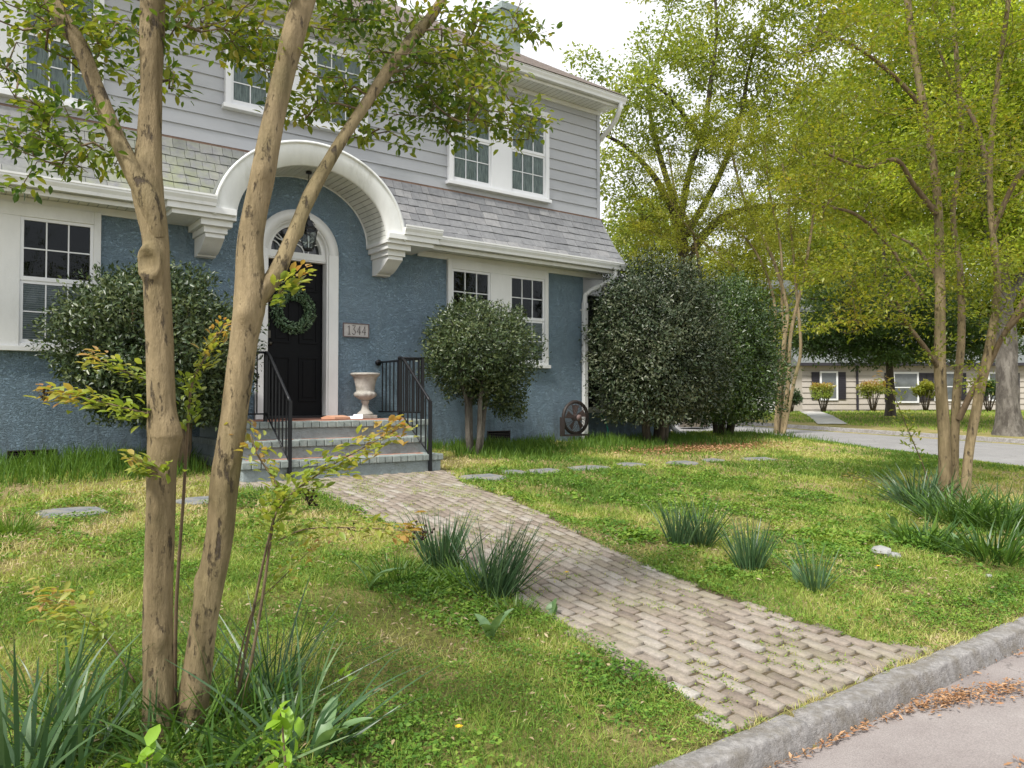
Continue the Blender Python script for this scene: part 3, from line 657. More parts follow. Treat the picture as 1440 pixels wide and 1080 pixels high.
for a in (45, 135): m.tube([(DC+.12*math.cos(R(a)), yy, 3.545+.12*math.sin(R(a))), (DC+.36*math.cos(R(a)), yy, 3.545+.36*math.sin(R(a)))], .009, 6)
m.build('fanlight_tracery', M['white'], fan)
# number plaque
m = MB(); bx(m, 1.10, 1.50, 0, .022, 2.42, 2.62); pl = m.build('house_number_plaque', plain('plaque_stone', lin(.44, .42, .40), .8, .15, 20), house, .004)
m = MB()
for (a, b, c, e) in ((1.10, 1.50, 2.42, 2.432), (1.10, 1.50, 2.608, 2.62), (1.10, 1.112, 2.432, 2.608), (1.488, 1.50, 2.432, 2.608)): bx(m, a, b, .018, .032, c, e)
m.build('plaque_border', plain('plaque_border', lin(.15, .12, .12), .8), pl)
m = MB()
def stroke(pts, x0, sc=1.):
    m.tube([(x0+x*.052, -.026, 2.458+y*.125) for x, y in pts], .0042, 6)
x = 1.165; stroke([(.1, .8), (.5, 1), (.5, 0)], x); stroke([(.1, 0), (.9, 0)], x)
x = 1.24; stroke([(0, 1), (.9, 1), (.35, .6), (.8, .45), (.9, .25), (.7, .03), (.3, 0), (0, .15)], x)
for x in (1.315, 1.395): stroke([(.75, 0), (.75, 1), (0, .3), (1.05, .3)], x)
m.build('house_numbers', plain('number_paint', lin(.07, .055, .06), .7), pl)
# foundation vents
for (a, b, z0, z1) in ((-2.84, -2.39, .82, .95), (3.6, 4.03, .87, 1.02)):
    m = MB(); bx(m, a, b, -.06, .004, z0, z1); v = m.build('foundation_vent', M['dark'], house)
    m = MB()
    for q in range(5): zz = z0+.01+q*(z1-z0-.02)/5; bx(m, a+.01, b-.01, .004, .012, zz, zz+.008)
    bx(m, a-.012, a, 0, .014, z0-.01, z1+.01); bx(m, b, b+.012, 0, .014, z0-.01, z1+.01); bx(m, a-.01, b+.01, 0, .013, z1, z1+.012)
    m.build('vent_grille', M['fanmetal'], v)
# side sunroom
m = MB(); m.box(SR+.01, 8.3, .35, 5.2, .3, 1.30); sun = m.build('sunroom', M['stucco'], house)
m = MB(); m.box(SR+.01, 8.36, .29, 5.25, 1.30, 1.40); m.box(SR+.01, 8.36, .29, 5.25, 3.45, 3.8); m.box(SR+.01, 8.42, .2, 5.3, 3.8, 3.9)
for x in (SR+.02, SR+.30, 6.42, 6.9, 7.05, 7.6, 7.75, 8.25): m.box(x, x+.07, .31, .42, 1.4, 3.45)
for y in np.linspace(.9, 5.1, 7): m.box(8.27, 8.34, y, y+.1, 1.4, 3.45)
m.box(SR+.05, 8.3, .33, .38, 2.4, 2.45); m.build('sunroom_frame', M['white'], sun, .004)
m = MB(); m.add([(SR+.01, .39, 1.4), (8.3, .39, 1.4), (8.3, .39, 3.45), (SR+.01, .39, 3.45)], [(0, 1, 2, 3)]); m.add([(8.28, .39, 1.4), (8.28, 5.1, 1.4), (8.28, 5.1, 3.45), (8.28, .39, 3.45)], [(0, 1, 2, 3)]); m.build('sunroom_glass', plain('dark_glass', lin(.03, .035, .03), .06, .2, 3, .8), sun)
m = MB(); m.tube([(8.22, .22, 3.8), (8.22, .24, 1.15), (8.22, .22, .98), (8.26, .1, .88), (8.34, -.02, .86)], .05, 10); m.build('downspout', M['white'], sun)
# ================================================================== THINGS BY THE DOOR
# steps
def at_house(name, label, cat, s, d, z, group=None): return thing(name, label, cat, W(s, d, z), UA, group)
st = at_house('front_steps', 'three painted brick steps up to the front door with worn red treads', 'steps', DC, 0, .6)
for (x0, x1, fr_, top, nm) in ((-1.36, 1.04, 2.05, .27, 'lower_step'), (-1.34, 1.03, 1.72, .47, 'middle_step'), (-1.26, 1.24, 1.38, .67, 'landing')):
    m = MB(); m.box(x0, x1, -fr_, -.0, -.35, top-.075); sp = m.build(nm, M['riser'], st, .012)
    m = MB(); m.box(x0+.10, x1-.10, -fr_+.17, -.0, top-.075, top-.004); m.build('tread', M['tread'], sp)
    m = MB(); x = x0-.02
    while x < x1-.02:
        w = .098+random.uniform(-.004, .004); dz = random.uniform(-.005, .004); dy = random.uniform(-.008, .006)
        m.box(x, min(x+w, x1+.02), -fr_-.035+dy, -fr_+.17, top-.078, top+dz); x += w+.005
    y = -fr_+.18
    while y < -.1:
        for (xa, xb) in ((x0-.02, x0+.10), (x1-.10, x1+.02)): m.box(xa, xb, y, y+.095, top-.076, top+random.uniform(-.004, .003))
        y += .102
    m.build('brick_nosing', M['coping'], sp, .009)
# railings
def railing(sg, label):
    t = at_house('stair_railing', label, 'railing', DC+sg*.87, 1.3, .5, 'black iron railings of the front steps')
    a = sg*.87   # local x0 = 0 at the stair rail; local y = -(d-1.3)
    gx = sg*.34
    zt = 1.57; zb = .86
    m = MB()
    m.tube([(gx, 1.26, zt), (gx, .0, zt), (0, .0, zt)], .016, 6)
    m.tube([(0, .02, zt+.0), (0, -.06, zt-.005), (0, -.15, zt-.06), (0, -.72, 1.05), (0, -.78, 1.0)], .019, 8)
    m.build('handrail', M['black'], t)
    m = MB(); m.tube([(gx, 1.26, zb), (gx, .0, zb), (0, .0, zb)], .010, 6); m.tube([(0, .0, .88), (0, -.76, .36)], .010, 6); m.build('bottom_rail', M['black'], t)
    for (x, y, z0, z1) in ((gx, 0, .77, zt), (0, 0, .77, zt), (0, -.78, .1, 1.01)):
        m = MB(); m.box(x-.018, x+.018, y-.018, y+.018, z0, z1); m.build('post', M['black'], t)
    m = MB()
    for y in np.arange(.11, 1.25, .115): m.box(gx-.007, gx+.007, y-.007, y+.007, zb, zt)
    for x in (.1, .2, .29): m.box(sg*x-.007, sg*x+.007, -.007, .007, zb, zt)
    for q in range(1, 7):
        y = -.78*q/7; m.box(-.007, .007, y-.007, y+.007, .88+y*.68, 1.66+y*.83 if y < -.15 else zt-.03)
    m.build('balusters', M['black'], t)
    m = MB(); m.tube([(gx, 1.26, zt), (gx, 1.29, zt)], .045, 12); m.build('wall_bracket', M['black'], t)
railing(1, 'black iron railing on the right of the front steps, beside the stone urn')
railing(-1, 'black iron railing on the left of the front steps, in front of the door edge')
# urns
def urn(s, d, label):
    t = at_house('garden_urn', label, 'urn', s, d, 1.27, 'stone urns flanking the front door')
    m = MB(); m.box(-.125, .125, -.125, .125, 0, .045); m.lathe([(.11, .045), (.115, .06), (.10, .08), (.06, .11), (.045, .16), (.042, .20), (.055, .225), (.06, .235), (.05, .25)])
    m.build('pedestal', M['stone'], t, .004)
    m = MB(); pr = [(.05, .25), (.09, .27), (.145, .305), (.155, .335), (.145, .36), (.125, .375), (.128, .39), (.135, .45), (.15, .52), (.17, .575), (.195, .60), (.205, .605), (.205, .63), (.185, .635), (.17, .60), (.12, .5)]
    m.lathe(pr, k=48, flute=[0, .03, .045, .045, .03, 0]+[0]*10); m.build('bowl', M['stone'], t)
    m = MB(); m.lathe([(.16, .565), (.08, .57), (.01, .572)]); m.build('soil', M['mulch'], t)
urn(1.34, .24, 'pale stone urn on the landing between the door and the right railing')
urn(-.50, .24, 'pale stone urn on the left of the door, mostly behind the tree trunk')
# lantern
t = at_house('hanging_lantern', 'black glass lantern hanging on a rod under the arched hood', 'lantern', DC, .38, 3.50)
m = MB(); m.tube([(0, 0, .44), (0, 0, 1.055)], .006, 6); m.tube([(0, 0, 1.03), (0, 0, 1.055)], .04, 12); m.tube([(0, 0, .41), (0, 0, .47)], [.025, .012], 10); m.build('rod', M['black'], t)
m = MB()
def hexr(r, z): return [(r*math.cos(R(60*k)), r*math.sin(R(60*k)), z) for k in range(6)]
def hexband(r0, z0, r1, z1): a = hexr(r0, z0); b = hexr(r1, z1); m.add(a+b, [(k, (k+1) % 6, 6+(k+1) % 6, 6+k) for k in range(6)])
hexband(.125, .27, .13, .29); hexband(.13, .29, .085, .32); hexband(.085, .32, .05, .40); hexband(.05, .40, .02, .42); hexband(.125, .27, .10, .27); hexband(.06, .0, .068, .03); hexband(.06, 0, .005, -.01)
for k in range(6):
    c, s_ = math.cos(R(60*k)), math.sin(R(60*k)); m.tube([(.066*c, .066*s_, .02), (.095*c, .095*s_, .12), (.118*c, .118*s_, .275)], .006, 5)
    m.tube([(.085*c, .085*s_, .32), (.09*c, .09*s_, .36), (.05*c, .05*s_, .40)], .004, 5)
m.build('lantern_frame', M['black'], t)
m = MB(); a = hexr(.064, .025); b = hexr(.093, .12); c = hexr(.115, .272); m.add(a+b+c, [(k, (k+1) % 6, 6+(k+1) % 6, 6+k) for k in range(6)]+[(6+k, 6+(k+1) % 6, 12+(k+1) % 6, 12+k) for k in range(6)]); m.build('lantern_glass', M['glass'], t)
m = MB(); m.tube([(0, 0, .0), (0, 0, .1)], .012); m.tube([(0, 0, .1), (0, 0, .2)], .014); m.build('candle_tube', M['white'], t)
# wreath
t = at_house('door_wreath', 'round green leafy wreath hanging on the black front door', 'wreath', .41, -.07, 2.74)
m = MB(); m.tube([(.235*math.cos(R(a)), 0, .235*math.sin(R(a))) for a in range(0, 361, 10)], .035, 8, False); m.build('wreath_ring', M['lf_dark'], t)
n = 1500; th = rng.random(n)*2*math.pi; ph = rng.random(n)*2*math.pi; rr = .235+.062*np.cos(ph); P = np.stack([rr*np.cos(th), -.058*np.sin(ph), rr*np.sin(th)], 1)
Nn = np.stack([np.cos(ph)*np.cos(th), -np.sin(ph), np.cos(ph)*np.sin(th)], 1)
D = np.stack([-np.sin(th), 0*th, np.cos(th)], 1)*.6+Nn*.7+rng.normal(0, .5, (n, 3))
leaves('wreath_leaves', P, D, Nn+rng.normal(0, .4, (n, 3)), rng.uniform(.035, .055, n), .016, leaf_mat('boxwood_leaf', [lin(.06, .12, .06), lin(.12, .20, .10), lin(.22, .31, .19)], .15), t)
# things on the landing
o = MB(); o.box(-.36, .36, -.2, .2, 0, .012); o = o.build('doormat', M['mat']); o.location = W(.46, .28, 1.268); o.rotation_euler.z = UA; tag(o, 'dark red brown mat lying on the landing before the door', 'doormat')
o = MB(); o.prism([(-.11, 0), (.10, .0), (.12, .02), (.02, .05), (-.1, .03)], -.17, .17); o = o.build('parcel', M['card'], None, .004); o.location = W(.74, .62, 1.272); o.rotation_euler.z = UA+.5; tag(o, 'flat brown cardboard mailer lying on the landing by the door', 'parcel')
o = MB(); o.prism([(-.10, 0), (.10, .0), (.1, .012), (.03, .035), (-.05, .028)], -.13, .13); o.prism([(-.06, 0), (.06, 0), (.03, .05), (-.02, .06)], .02, .14); o = o.build('newspaper', M['paper'], None, .003); o.location = W(1.02, .5, 1.272); o.rotation_euler.z = UA-.3; tag(o, 'white folded paper on the landing between the mailer and the urn', 'newspaper')
# round fan-like hose reel by the downspout
t = at_house('floor_fan', 'round dark brown caged fan leaning against the blue wall beside the downspout', 'fan', 5.23, .25, .98)
m = MB()
for q in range(13):
    r = .27*(q+1)/13; y = -.06-.05*math.cos(q/12*math.pi/2); m.tube([(r*math.cos(R(a)), y, .25+r*math.sin(R(a))) for a in range(0, 361, 15)], .004, 4, False)
for a in range(0, 360, 20): m.tube([(.03*math.cos(R(a)), -.11, .25+.03*math.sin(R(a))), (.18*math.cos(R(a)), -.10, .25+.18*math.sin(R(a))), (.27*math.cos(R(a)), -.06, .25+.27*math.sin(R(a)))], .003, 4, False)
m.build('fan_cage', M['fanmetal'], t)
m = MB(); m.tube([(.27*math.cos(R(a)), -.02, .25+.27*math.sin(R(a))) for a in range(0, 361, 12)], .03, 8, False); m.box(-.28, .28, -.06, .04, -.06, -.03); m.box(-.30, -.27, -.06, .04, -.06, .26); m.build('fan_drum', M['fanmetal'], t)
m = MB()
for q in range(5):
    a = R(72*q+20); m.add([(.03*math.cos(a), -.03, .25+.03*math.sin(a)), (.22*math.cos(a-.3), -.05, .25+.22*math.sin(a-.3)), (.23*math.cos(a+.3), -.01, .25+.23*math.sin(a+.3)), (.05*math.cos(a+.6), .0, .25+.05*math.sin(a+.6))], [(0, 1, 2, 3)])
m.tube([(0, -.12, .25), (0, .03, .25)], .055, 14); m.build('fan_blades', plain('faded_brown_plastic', lin(.16, .11, .10), .6), t)
# green hose by the holly
m = MB(); m.tube([W(6.35, -.28, 1.25), W(6.3, -.1, 1.12), W(6.2, .05, .98), W(6.12, .12, .84), W(6.4, .3, .80), W(6.9, .35, .79)], .013, 8); o = m.build('garden_hose', M['hose']); tag(o, 'green garden hose drooping at the foot of the big holly bush', 'hose')
# flagstones
for i, (s, d, w, h, lb) in enumerate([(1.72, 2.62, .62, .42, 'large grey flagstone nearest the brick walk, right of the steps'), (2.3, 2.45, .34, .30, 'small tan flagstone between two larger grey ones'), (2.72, 2.52, .5, .34, 'grey flagstone in the grass in front of the centre bush'),
        (3.5, 2.55, .66, .36, 'long grey flagstone in the grass in front of the foundation vent'), (4.3, 2.48, .45, .3, 'grey flagstone half grown over, in line with the fan'), (5.25, 2.6, .6, .34, 'grey flagstone in the grass before the holly'),
        (6.0, 2.55, .4, .3, 'small flagstone far along the row, before the holly'), (6.9, 2.7, .7, .36, 'farthest right flagstone of the row, in bright grass'), (-2.55, 2.85, .5, .36, 'blue grey flagstone in yellow moss left of the big trunk'), (-1.5, 2.75, .5, .34, 'flagstone glimpsed between the two big trunks')]):
    k = 9; ang = [2*math.pi*q/k+random.uniform(-.2, .2) for q in range(k)]; rr = [random.uniform(.85, 1.15) for _ in ang]
    top = [(w/2*max(-.95, min(.95, 1.15*math.cos(a)))*r, h/2*max(-.95, min(.95, 1.15*math.sin(a)))*r) for a, r in zip(ang, rr)]
    m = MB(); m.add([(x, y, .0-y*-.083) for x, y in top]+[(x, y, -.06) for x, y in top], [tuple(range(k))]+[(q, k+q, k+(q+1) % k, (q+1) % k) for q in range(k)])
    o = m.build('flagstone', M['flag'], None, .006); o.location = W(s, d, float(gz(s, d))+.012); o.rotation_euler.z = UA; tag(o, lb, 'flagstone', 'flagstones in the front lawn')
STONES = [(1.72, 2.62, .33, .22), (2.3, 2.45, .18, .15), (2.72, 2.52, .26, .18), (3.5, 2.55, .33, .18), (4.3, 2.48, .22, .15), (5.25, 2.6, .3, .17), (6., 2.55, .2, .15), (6.9, 2.7, .35, .18), (-2.55, 2.85, .26, .19), (-1.5, 2.75, .25, .17)]
# ================================================================== VEGETATION
def world_sd(s, d): return P1[0]+s*U[0]-d*NN[0], P1[1]+s*U[1]-d*NN[1]
class Tree:
    def __init__(s): s.P = []; s.par = []; s.fix = []; s.tip = []; s.limbs = []
    def limb(s, pts, rad, par=-1, step=.12, wob=0.):
        """a main stem: smooth curve through pts, radii given; returns the list of node ids"""
        pts = np.array(pts, float); n = len(pts); rad = np.array(rad, float)
        seg = np.linalg.norm(np.diff(pts, axis=0), axis=1); cum = np.concatenate([[0], np.cumsum(seg)])
        m = max(2, int(cum[-1]/step)); t = np.linspace(0, cum[-1], m)
        # Catmull-Rom through the points
        out = []
        for x in t:
            i = min(np.searchsorted(cum, x, 'right')-1, n-2); u = (x-cum[i])/max(seg[i], 1e-6)
            p0 = pts[max(i-1, 0)]; p1 = pts[i]; p2 = pts[i+1]; p3 = pts[min(i+2, n-1)]
            out.append(.5*((2*p1)+(-p0+p2)*u+(2*p0-5*p1+4*p2-p3)*u*u+(-p0+3*p1-3*p2+p3)*u**3))
        out = np.array(out); r = np.interp(t, cum, rad)
        if wob: out[1:-1] += rng.normal(0, wob, (m-2, 3))
        ids = []
        for p, rr in zip(out, r):
            s.P.append(p); s.par.append(par); s.fix.append(rr); s.tip.append(0); par = len(s.P)-1; ids.append(par)
        s.limbs.append((out, r)); return ids
    def grow(s, T, step=.25, from_min=.0, up=.4, jit=.03):
        T = np.asarray(T, float); P = np.array(s.P)
        dist = np.array([np.min(np.linalg.norm(P-t, axis=1)) for t in T]); order = np.argsort(dist)
        cap = len(P)+int(len(T)*14); buf = np.zeros((cap, 3)); buf[:len(P)] = P; cnt = len(P)
        okm = np.ones(cap, bool)
        if from_min: okm[:cnt] = [p[2] > from_min for p in P]
        for ti in order:
            t = T[ti]; v = buf[:cnt]-t; d = np.sqrt((v*v).sum(1)); cost = d+np.maximum(0, v[:, 2]+d*.1)*1.2+np.where(okm[:cnt], 0, 99)
            k = int(np.argmin(cost)); a = buf[k]; L = d[k]; n = max(1, int(L/step))
            if cnt+n+2 >= cap: break
            mid = (a+t)/2+np.array([0, 0, up*L*.25])*(1 if rng.random() < .75 else -.5)+rng.normal(0, .06*L, 3); par = k
            for q in range(1, n+1):
                u = q/n; p = a*(1-u)**2+2*mid*u*(1-u)+t*u*u+(rng.normal(0, jit*step*3, 3) if q < n else 0)
                s.P.append(p); s.par.append(par); s.fix.append(0); s.tip.append(1 if q >= n-1 else 0); buf[cnt] = p; par = cnt; cnt += 1
    def radii(s, rmin=.003, e=2.3):
        n = len(s.P); acc = np.zeros(n); r = np.zeros(n)
        for i in range(n-1, -1, -1):
            v = max(rmin, acc[i]**(1/e)) if acc[i] > 0 else rmin
            r[i] = s.fix[i] if s.fix[i] > 0 else v
            p = s.par[i]
            if p >= 0 and s.fix[i] == 0: acc[p] += v**e
        s.r = r
        # never thicker than the stem it leaves
        for i in range(n):
            p = s.par[i]
            if p >= 0 and s.fix[i] == 0: s.r[i] = min(s.r[i], s.r[p]*.85 if s.fix[p] > 0 else s.r[p])
    def twig_mesh(s, name, mat, parent, k=5):
        n = len(s.P); ch = [[] for _ in range(n)]
        for i in range(n):
            if s.par[i] >= 0 and s.fix[i] == 0: ch[s.par[i]].append(i)
        chains = []; starts = [(i, c) for i in range(n) if s.fix[i] > 0 for c in ch[i]]
        while starts:
            p, c = starts.pop(); cur = [p, c]
            while ch[c]:
                kids = sorted(ch[c], key=lambda x: -s.r[x]); starts += [(c, x) for x in kids[1:]]; c = kids[0]; cur.append(c)
            chains.append(cur)
        V = []; Fc = []; b = 0; w = 2*np.pi*np.arange(k)/k; cw, sw = np.cos(w)[None, :, None], np.sin(w)[None, :, None]
        for c in chains:
            P = np.array([s.P[i] for i in c]); r = np.array([s.r[i] for i in c]); r[0] = r[1]*1.15; r[-1] *= .5
            t = unit(np.gradient(P, axis=0)); a = np.cross(t, np.array([.3, .2, .93])); a = unit(a); bb = np.cross(t, a)
            V.append((P[:, None]+(a[:, None]*cw+bb[:, None]*sw)*r[:, None, None]).reshape(-1, 3)); m = len(c)
            i = np.arange(m-1)[:, None]*k; j = np.arange(k)[None, :]; j2 = (j+1) % k
            Fc.append(np.stack([b+i+j, b+i+j2, b+i+k+j2, b+i+k+j], -1).reshape(-1, 4)); b += m*k
        return mesh_np(name, np.concatenate(V), np.concatenate(Fc), mat, parent, None, True)
    def leaf_nodes(s):
        idx = [i for i in range(len(s.P)) if s.fix[i] == 0 and s.r[i] < s.lr]; P = np.array(s.P)
        Pn = P[idx]; Pp = P[[max(s.par[i], 0) for i in idx]]; return Pn, unit(Pn-Pp), np.array([s.tip[i] for i in idx])
def stem_mesh(name, pts, rad, mat, parent, k=20, step=.03, bump=.06, knots=(), flare=None, seed=0, lump=.25):
    """a trunk with a slightly fluted, lumpy skin"""
    T = Tree(); T.limb(pts, rad, step=step); P, r = T.limbs[0]; n = len(P)
    t = unit(np.gradient(P, axis=0)); a = np.zeros_like(t); prev = np.array([1., 0, 0])
    for i in range(n): prev = prev-t[i]*prev.dot(t[i]); prev /= np.linalg.norm(prev); a[i] = prev
    b = np.cross(t, a); w = 2*np.pi*np.arange(k)/k
    L = np.arange(n)*step
    A_, W_ = np.meshgrid(L, w, indexing='ij')
    nz = fbm(np.cos(W_)*1.1+A_*.35, np.sin(W_)*1.1+A_*1.6+seed*7.3, lump*2, seed+20)-.5
    nz2 = fbm(np.cos(W_)*2.2, np.sin(W_)*2.2+A_*5.5, .5, seed+25)-.5
    rr = r[:, None]*(1+bump*2.2*nz+bump*.9*nz2+bump*.5*np.cos(2*W_+A_*1.3+seed))
    for (h, ang, sz, kind) in knots:
        da = np.abs((W_-ang+np.pi) % (2*np.pi)-np.pi)*r[:, None]; q = np.sqrt((A_-h)**2*.5+da**2)/sz
        if kind == 'cut': rr += sz*(.42*np.exp(-((q-.85)/.28)**2)-.35*np.exp(-(q/.6)**2))
        else: rr += sz*.55*np.exp(-q*q)
    if flare: rr *= (1+flare*np.exp(-A_/.35)*(1+.35*np.cos(5*W_+seed)))
    V = P[:, None]+(a[:, None]*np.cos(w)[None, :, None]+b[:, None]*np.sin(w)[None, :, None])*rr[..., None]
    i = np.arange(n-1)[:, None]*k; j = np.arange(k)[None, :]; j2 = (j+1) % k
    Fc = np.stack([i+j, i+j2, i+k+j2, i+k+j], -1).reshape(-1, 4)
    return mesh_np(name, V.reshape(-1, 3), Fc, mat, parent, None, True)
def blob(c, r, n, shell=0.):
    v = unit(rng.normal(size=(n, 3))); q = rng.random(n)**(1/3)
    if shell: q = shell+(1-shell)*q
    return np.array(c)+v*q[:, None]*np.array(r)
def local(root, P):
    return P-np.array(root.location)
def make_crown(root, T, nl, spread, L, mat, rmin=.0025, lr=.02, flat=.5, tipw=2.5, twmat=None, rn=None, asp=.5, name='crown', k=5, e=2.3, tone=0., tscale=1.5, hi=False):
    T.radii(rmin, e); org = np.array(root.location); T.P = [p-org for p in T.P]; T.lr = lr
    T.twig_mesh('branches', twmat or M['branchbark'], root, k)
    Pn, Dn, tp = T.leaf_nodes(); wgt = 1+tipw*tp; wgt = wgt/wgt.sum(); idx = rng.choice(len(Pn), nl, p=wgt)
    off = rng.normal(0, 1, (nl, 3))*spread*np.array([1, 1, flat]); P = Pn[idx]+off-Dn[idx]*rng.random((nl, 1))*spread*1.5
    D = unit(off)*.7+Dn[idx]*.6+rng.normal(0, .45, (nl, 3)); D[:, 2] -= .15
    N = rng.normal(0, .45, (nl, 3))+np.array([0, 0, 1.])
    cl = rng.normal(0, .13, len(Pn))[idx]
    rnd = rng.random(nl)*.5+.25+cl+tone+(fbm(P[:, 0]+P[:, 2]*.7, P[:, 1]+P[:, 2], tscale, 5)-.5)*.7
    ln = L*rng.uniform(.65, 1.2, nl)
    return leaves(name, P, D, N, ln, ln*asp, mat, root, rnd=rnd, hi=hi)
# ---------------------------------------------------------------- the big two-trunk crape myrtle in front
def P3(l, Y): return [pt(x, y, Y+dy) for x, y, dy in l]
t1 = P3([(214, 1075, 0), (222, 1000, 0), (222, 850, 0), (228, 640, 0), (228, 600, 0), (224, 480, 0), (220, 380, 0), (218, 330, .01), (207, 262, .02)], 2.92)
k1 = [(222, 1075, 28), (222, 1000, 25), (222, 850, 24.5), (228, 640, 24.5), (228, 600, 25), (224, 480, 24), (220, 380, 22), (218, 330, 22), (207, 262, 27)]
pr = lambda l, Y: [w*.79*(Y/F) for _, _, w in l]
base = np.array(pt(225, 1050, 2.92)); bs, bd = SD(base[0], base[1]); base[2] = float(gz(bs, bd))
fg = thing('crape_myrtle', 'large crape myrtle with two smooth tan trunks closest to the camera', 'tree', tuple(base))
lo = lambda L: [np.array(p)-base for p in L]
up1 = P3([(208, 275, .02), (210, 200, .03), (213, 120, .04), (214, 50, .05), (216, -40, .08), (222, -160, .12), (235, -300, .2)], 2.92)
stem_mesh('trunk', lo(t1+up1[1:]), pr(k1, 2.92)+pr([(0, 0, 20.5), (0, 0, 17.5), (0, 0, 20.5), (0, 0, 20), (0, 0, 15), (0, 0, 8)], 2.95), M['myrtle'], fg, 48, .016, .06, [(1.86, -1.75, .045, 'cut'), (1.22, -.5, .055, 'bump'), (.5, -1., .03, 'bump'), (2.9, -1.2, .03, 'bump')], .1, 1)
lf1 = P3([(222, 335, .01), (210, 285, .0), (190, 245, 0), (165, 195, .0), (137, 130, .0), (112, 65, .0), (80, 15, .02), (50, -50, .05), (10, -140, .12)], 2.9)
stem_mesh('limb', lo(lf1), pr([(0, 0, 12), (0, 0, 19), (0, 0, 18), (0, 0, 14.5), (0, 0, 14), (0, 0, 14), (0, 0, 15), (0, 0, 13), (0, 0, 8)], 2.9), M['myrtle'], fg, 26, .02, .07, (), None, 3)
t2 = P3([(262, 1080, .05), (270, 1000, .03), (288, 870, 0), (308, 760, 0), (316, 680, 0), (330, 580, 0), (343, 480, 0), (352, 420, 0), (358, 370, 0)], 2.95)
up2 = P3([(352, 420, 0), (352, 340, 0), (368, 255, .02), (384, 170, .05), (400, 100, .08), (415, 40, .1), (438, -40, .14), (455, -150, .2), (470, -280, .3)], 2.95)
stem_mesh('trunk', lo(t2[:8]+up2[1:]), pr([(0, 0, 25), (0, 0, 25), (0, 0, 21.5), (0, 0, 23), (0, 0, 24), (0, 0, 22), (0, 0, 24), (0, 0, 28), (0, 0, 23), (0, 0, 22), (0, 0, 20), (0, 0, 20), (0, 0, 21), (0, 0, 20), (0, 0, 14), (0, 0, 8)], 2.98), M['myrtle'], fg, 48, .016, .07, [(.72, 3.0, .03, 'bump'), (1.2, -1.2, .02, 'cut'), (1.75, -1.6, .03, 'bump'), (2.3, -1.2, .03, 'bump')], .1, 6)
rt2 = P3([(350, 455, .0), (362, 420, .0), (388, 385, .03), (412, 330, .08), (436, 275, .14), (458, 235, .2), (485, 190, .27), (515, 145, .36), (545, 100, .45), (575, 60, .55), (612, 15, .7), (640, -40, .85), (660, -120, 1.)], 2.95)
stem_mesh('limb', lo(rt2), pr([(0, 0, 10), (0, 0, 17), (0, 0, 15), (0, 0, 12), (0, 0, 13), (0, 0, 11.5), (0, 0, 10.5), (0, 0, 10), (0, 0, 11.5), (0, 0, 11.5), (0, 0, 10), (0, 0, 8), (0, 0, 5)], 3.15), M['myrtle'], fg, 30, .016, .09, [(.42, .5, .02, 'bump')], None, 8)
T = Tree()
for L_ in (up1, lf1, up2, rt2): T.limb(L_, [.02]*len(L_), step=.08)
T.limb(P3([(165, 225, .0), (150, 212, .0), (100, 198, .05), (40, 192, .1), (-30, 190, .15)], 2.92), [.009, .008, .006, .005, .003], 0, .06)
T.limb(P3([(560, 75, .5), (580, 50, .6), (610, 30, .75), (660, 20, .9), (720, 35, 1.05)], 2.95), [.016, .012, .009, .007, .004], 0, .06)
T.limb(P3([(520, 185, .33), (545, 180, .4), (600, 178, .55), (650, 172, .68), (700, 172, .8), (745, 180, .9)], 2.95), [.012, .010, .008, .006, .005, .003], 0, .06)
T.limb(P3([(214, 50, 0.05), (250, 50, .08), (268, 30, .1), (300, 0, .15), (330, -30, .2)], 2.92), [.012, .008, .007, .006, .004], 0, .06)
T.limb(P3([(400, 100, .08), (440, 62, .2), (480, 30, .4), (520, 0, .6)], 2.95), [.014, .011, .008, .005], 0, .06)
tg = []
def pb(cx, cy, rx, ry, Y, rY, n):
    c = pt(cx, cy, Y); k = Y/F; tg.append(blob(c, (rx*k, rY, ry*k), n))
for a in [(60, 30, 110, 60, 3.0, .35, 60), (170, 50, 110, 55, 3.1, .35, 55), (60, 205, 80, 40, 2.95, .25, 26), (110, 150, 60, 40, 2.95, .2, 14), (20, 130, 50, 60, 3.0, .3, 14), (140, 190, 40, 30, 2.9, .1, 8), (10, 255, 20, 10, 2.95, .1, 4), (170, 240, 12, 8, 2.95, .05, 2), (30, 175, 50, 22, 2.95, .2, 10), (100, 225, 55, 14, 2.95, .15, 8),
          (300, 15, 110, 42, 3.1, .4, 60), (430, 20, 110, 45, 3.3, .4, 60), (345, 60, 60, 28, 3.2, .3, 22), (430, 120, 70, 45, 3.3, .3, 42), (540, 40, 90, 60, 3.7, .45, 90), (590, 120, 90, 50, 3.7, .35, 80), (660, 150, 90, 45, 3.8, .3, 76), (655, 60, 80, 50, 3.85, .35, 60),
          (735, 170, 45, 30, 3.9, .2, 26), (562, 200, 14, 28, 3.6, .08, 6), (725, 40, 50, 26, 4.0, .2, 16), (500, 190, 30, 14, 3.5, .1, 7), (700, 25, 60, 25, 3.9, .2, 15), (230, 120, 60, 20, 3.1, .2, 8), (655, 105, 110, 40, 3.8, .3, 40), (430, 165, 40, 14, 3.3, .15, 6), (480, 140, 60, 30, 3.4, .2, 20)]: pb(*a)
for a in [(100, -180, 300, 120, 3.1, .8, 90), (400, -200, 300, 130, 3.3, .9, 110), (700, -150, 150, 80, 3.9, .6, 50), (250, -420, 320, 150, 3.3, .9, 60)]: pb(*a)
T.grow(np.concatenate(tg), .07, up=.3, jit=.05)
make_crown(fg, T, 12000, .036, .040, M['lf_fg'], .0019, .012, .5, 3., asp=.56, tscale=.35, hi=True)
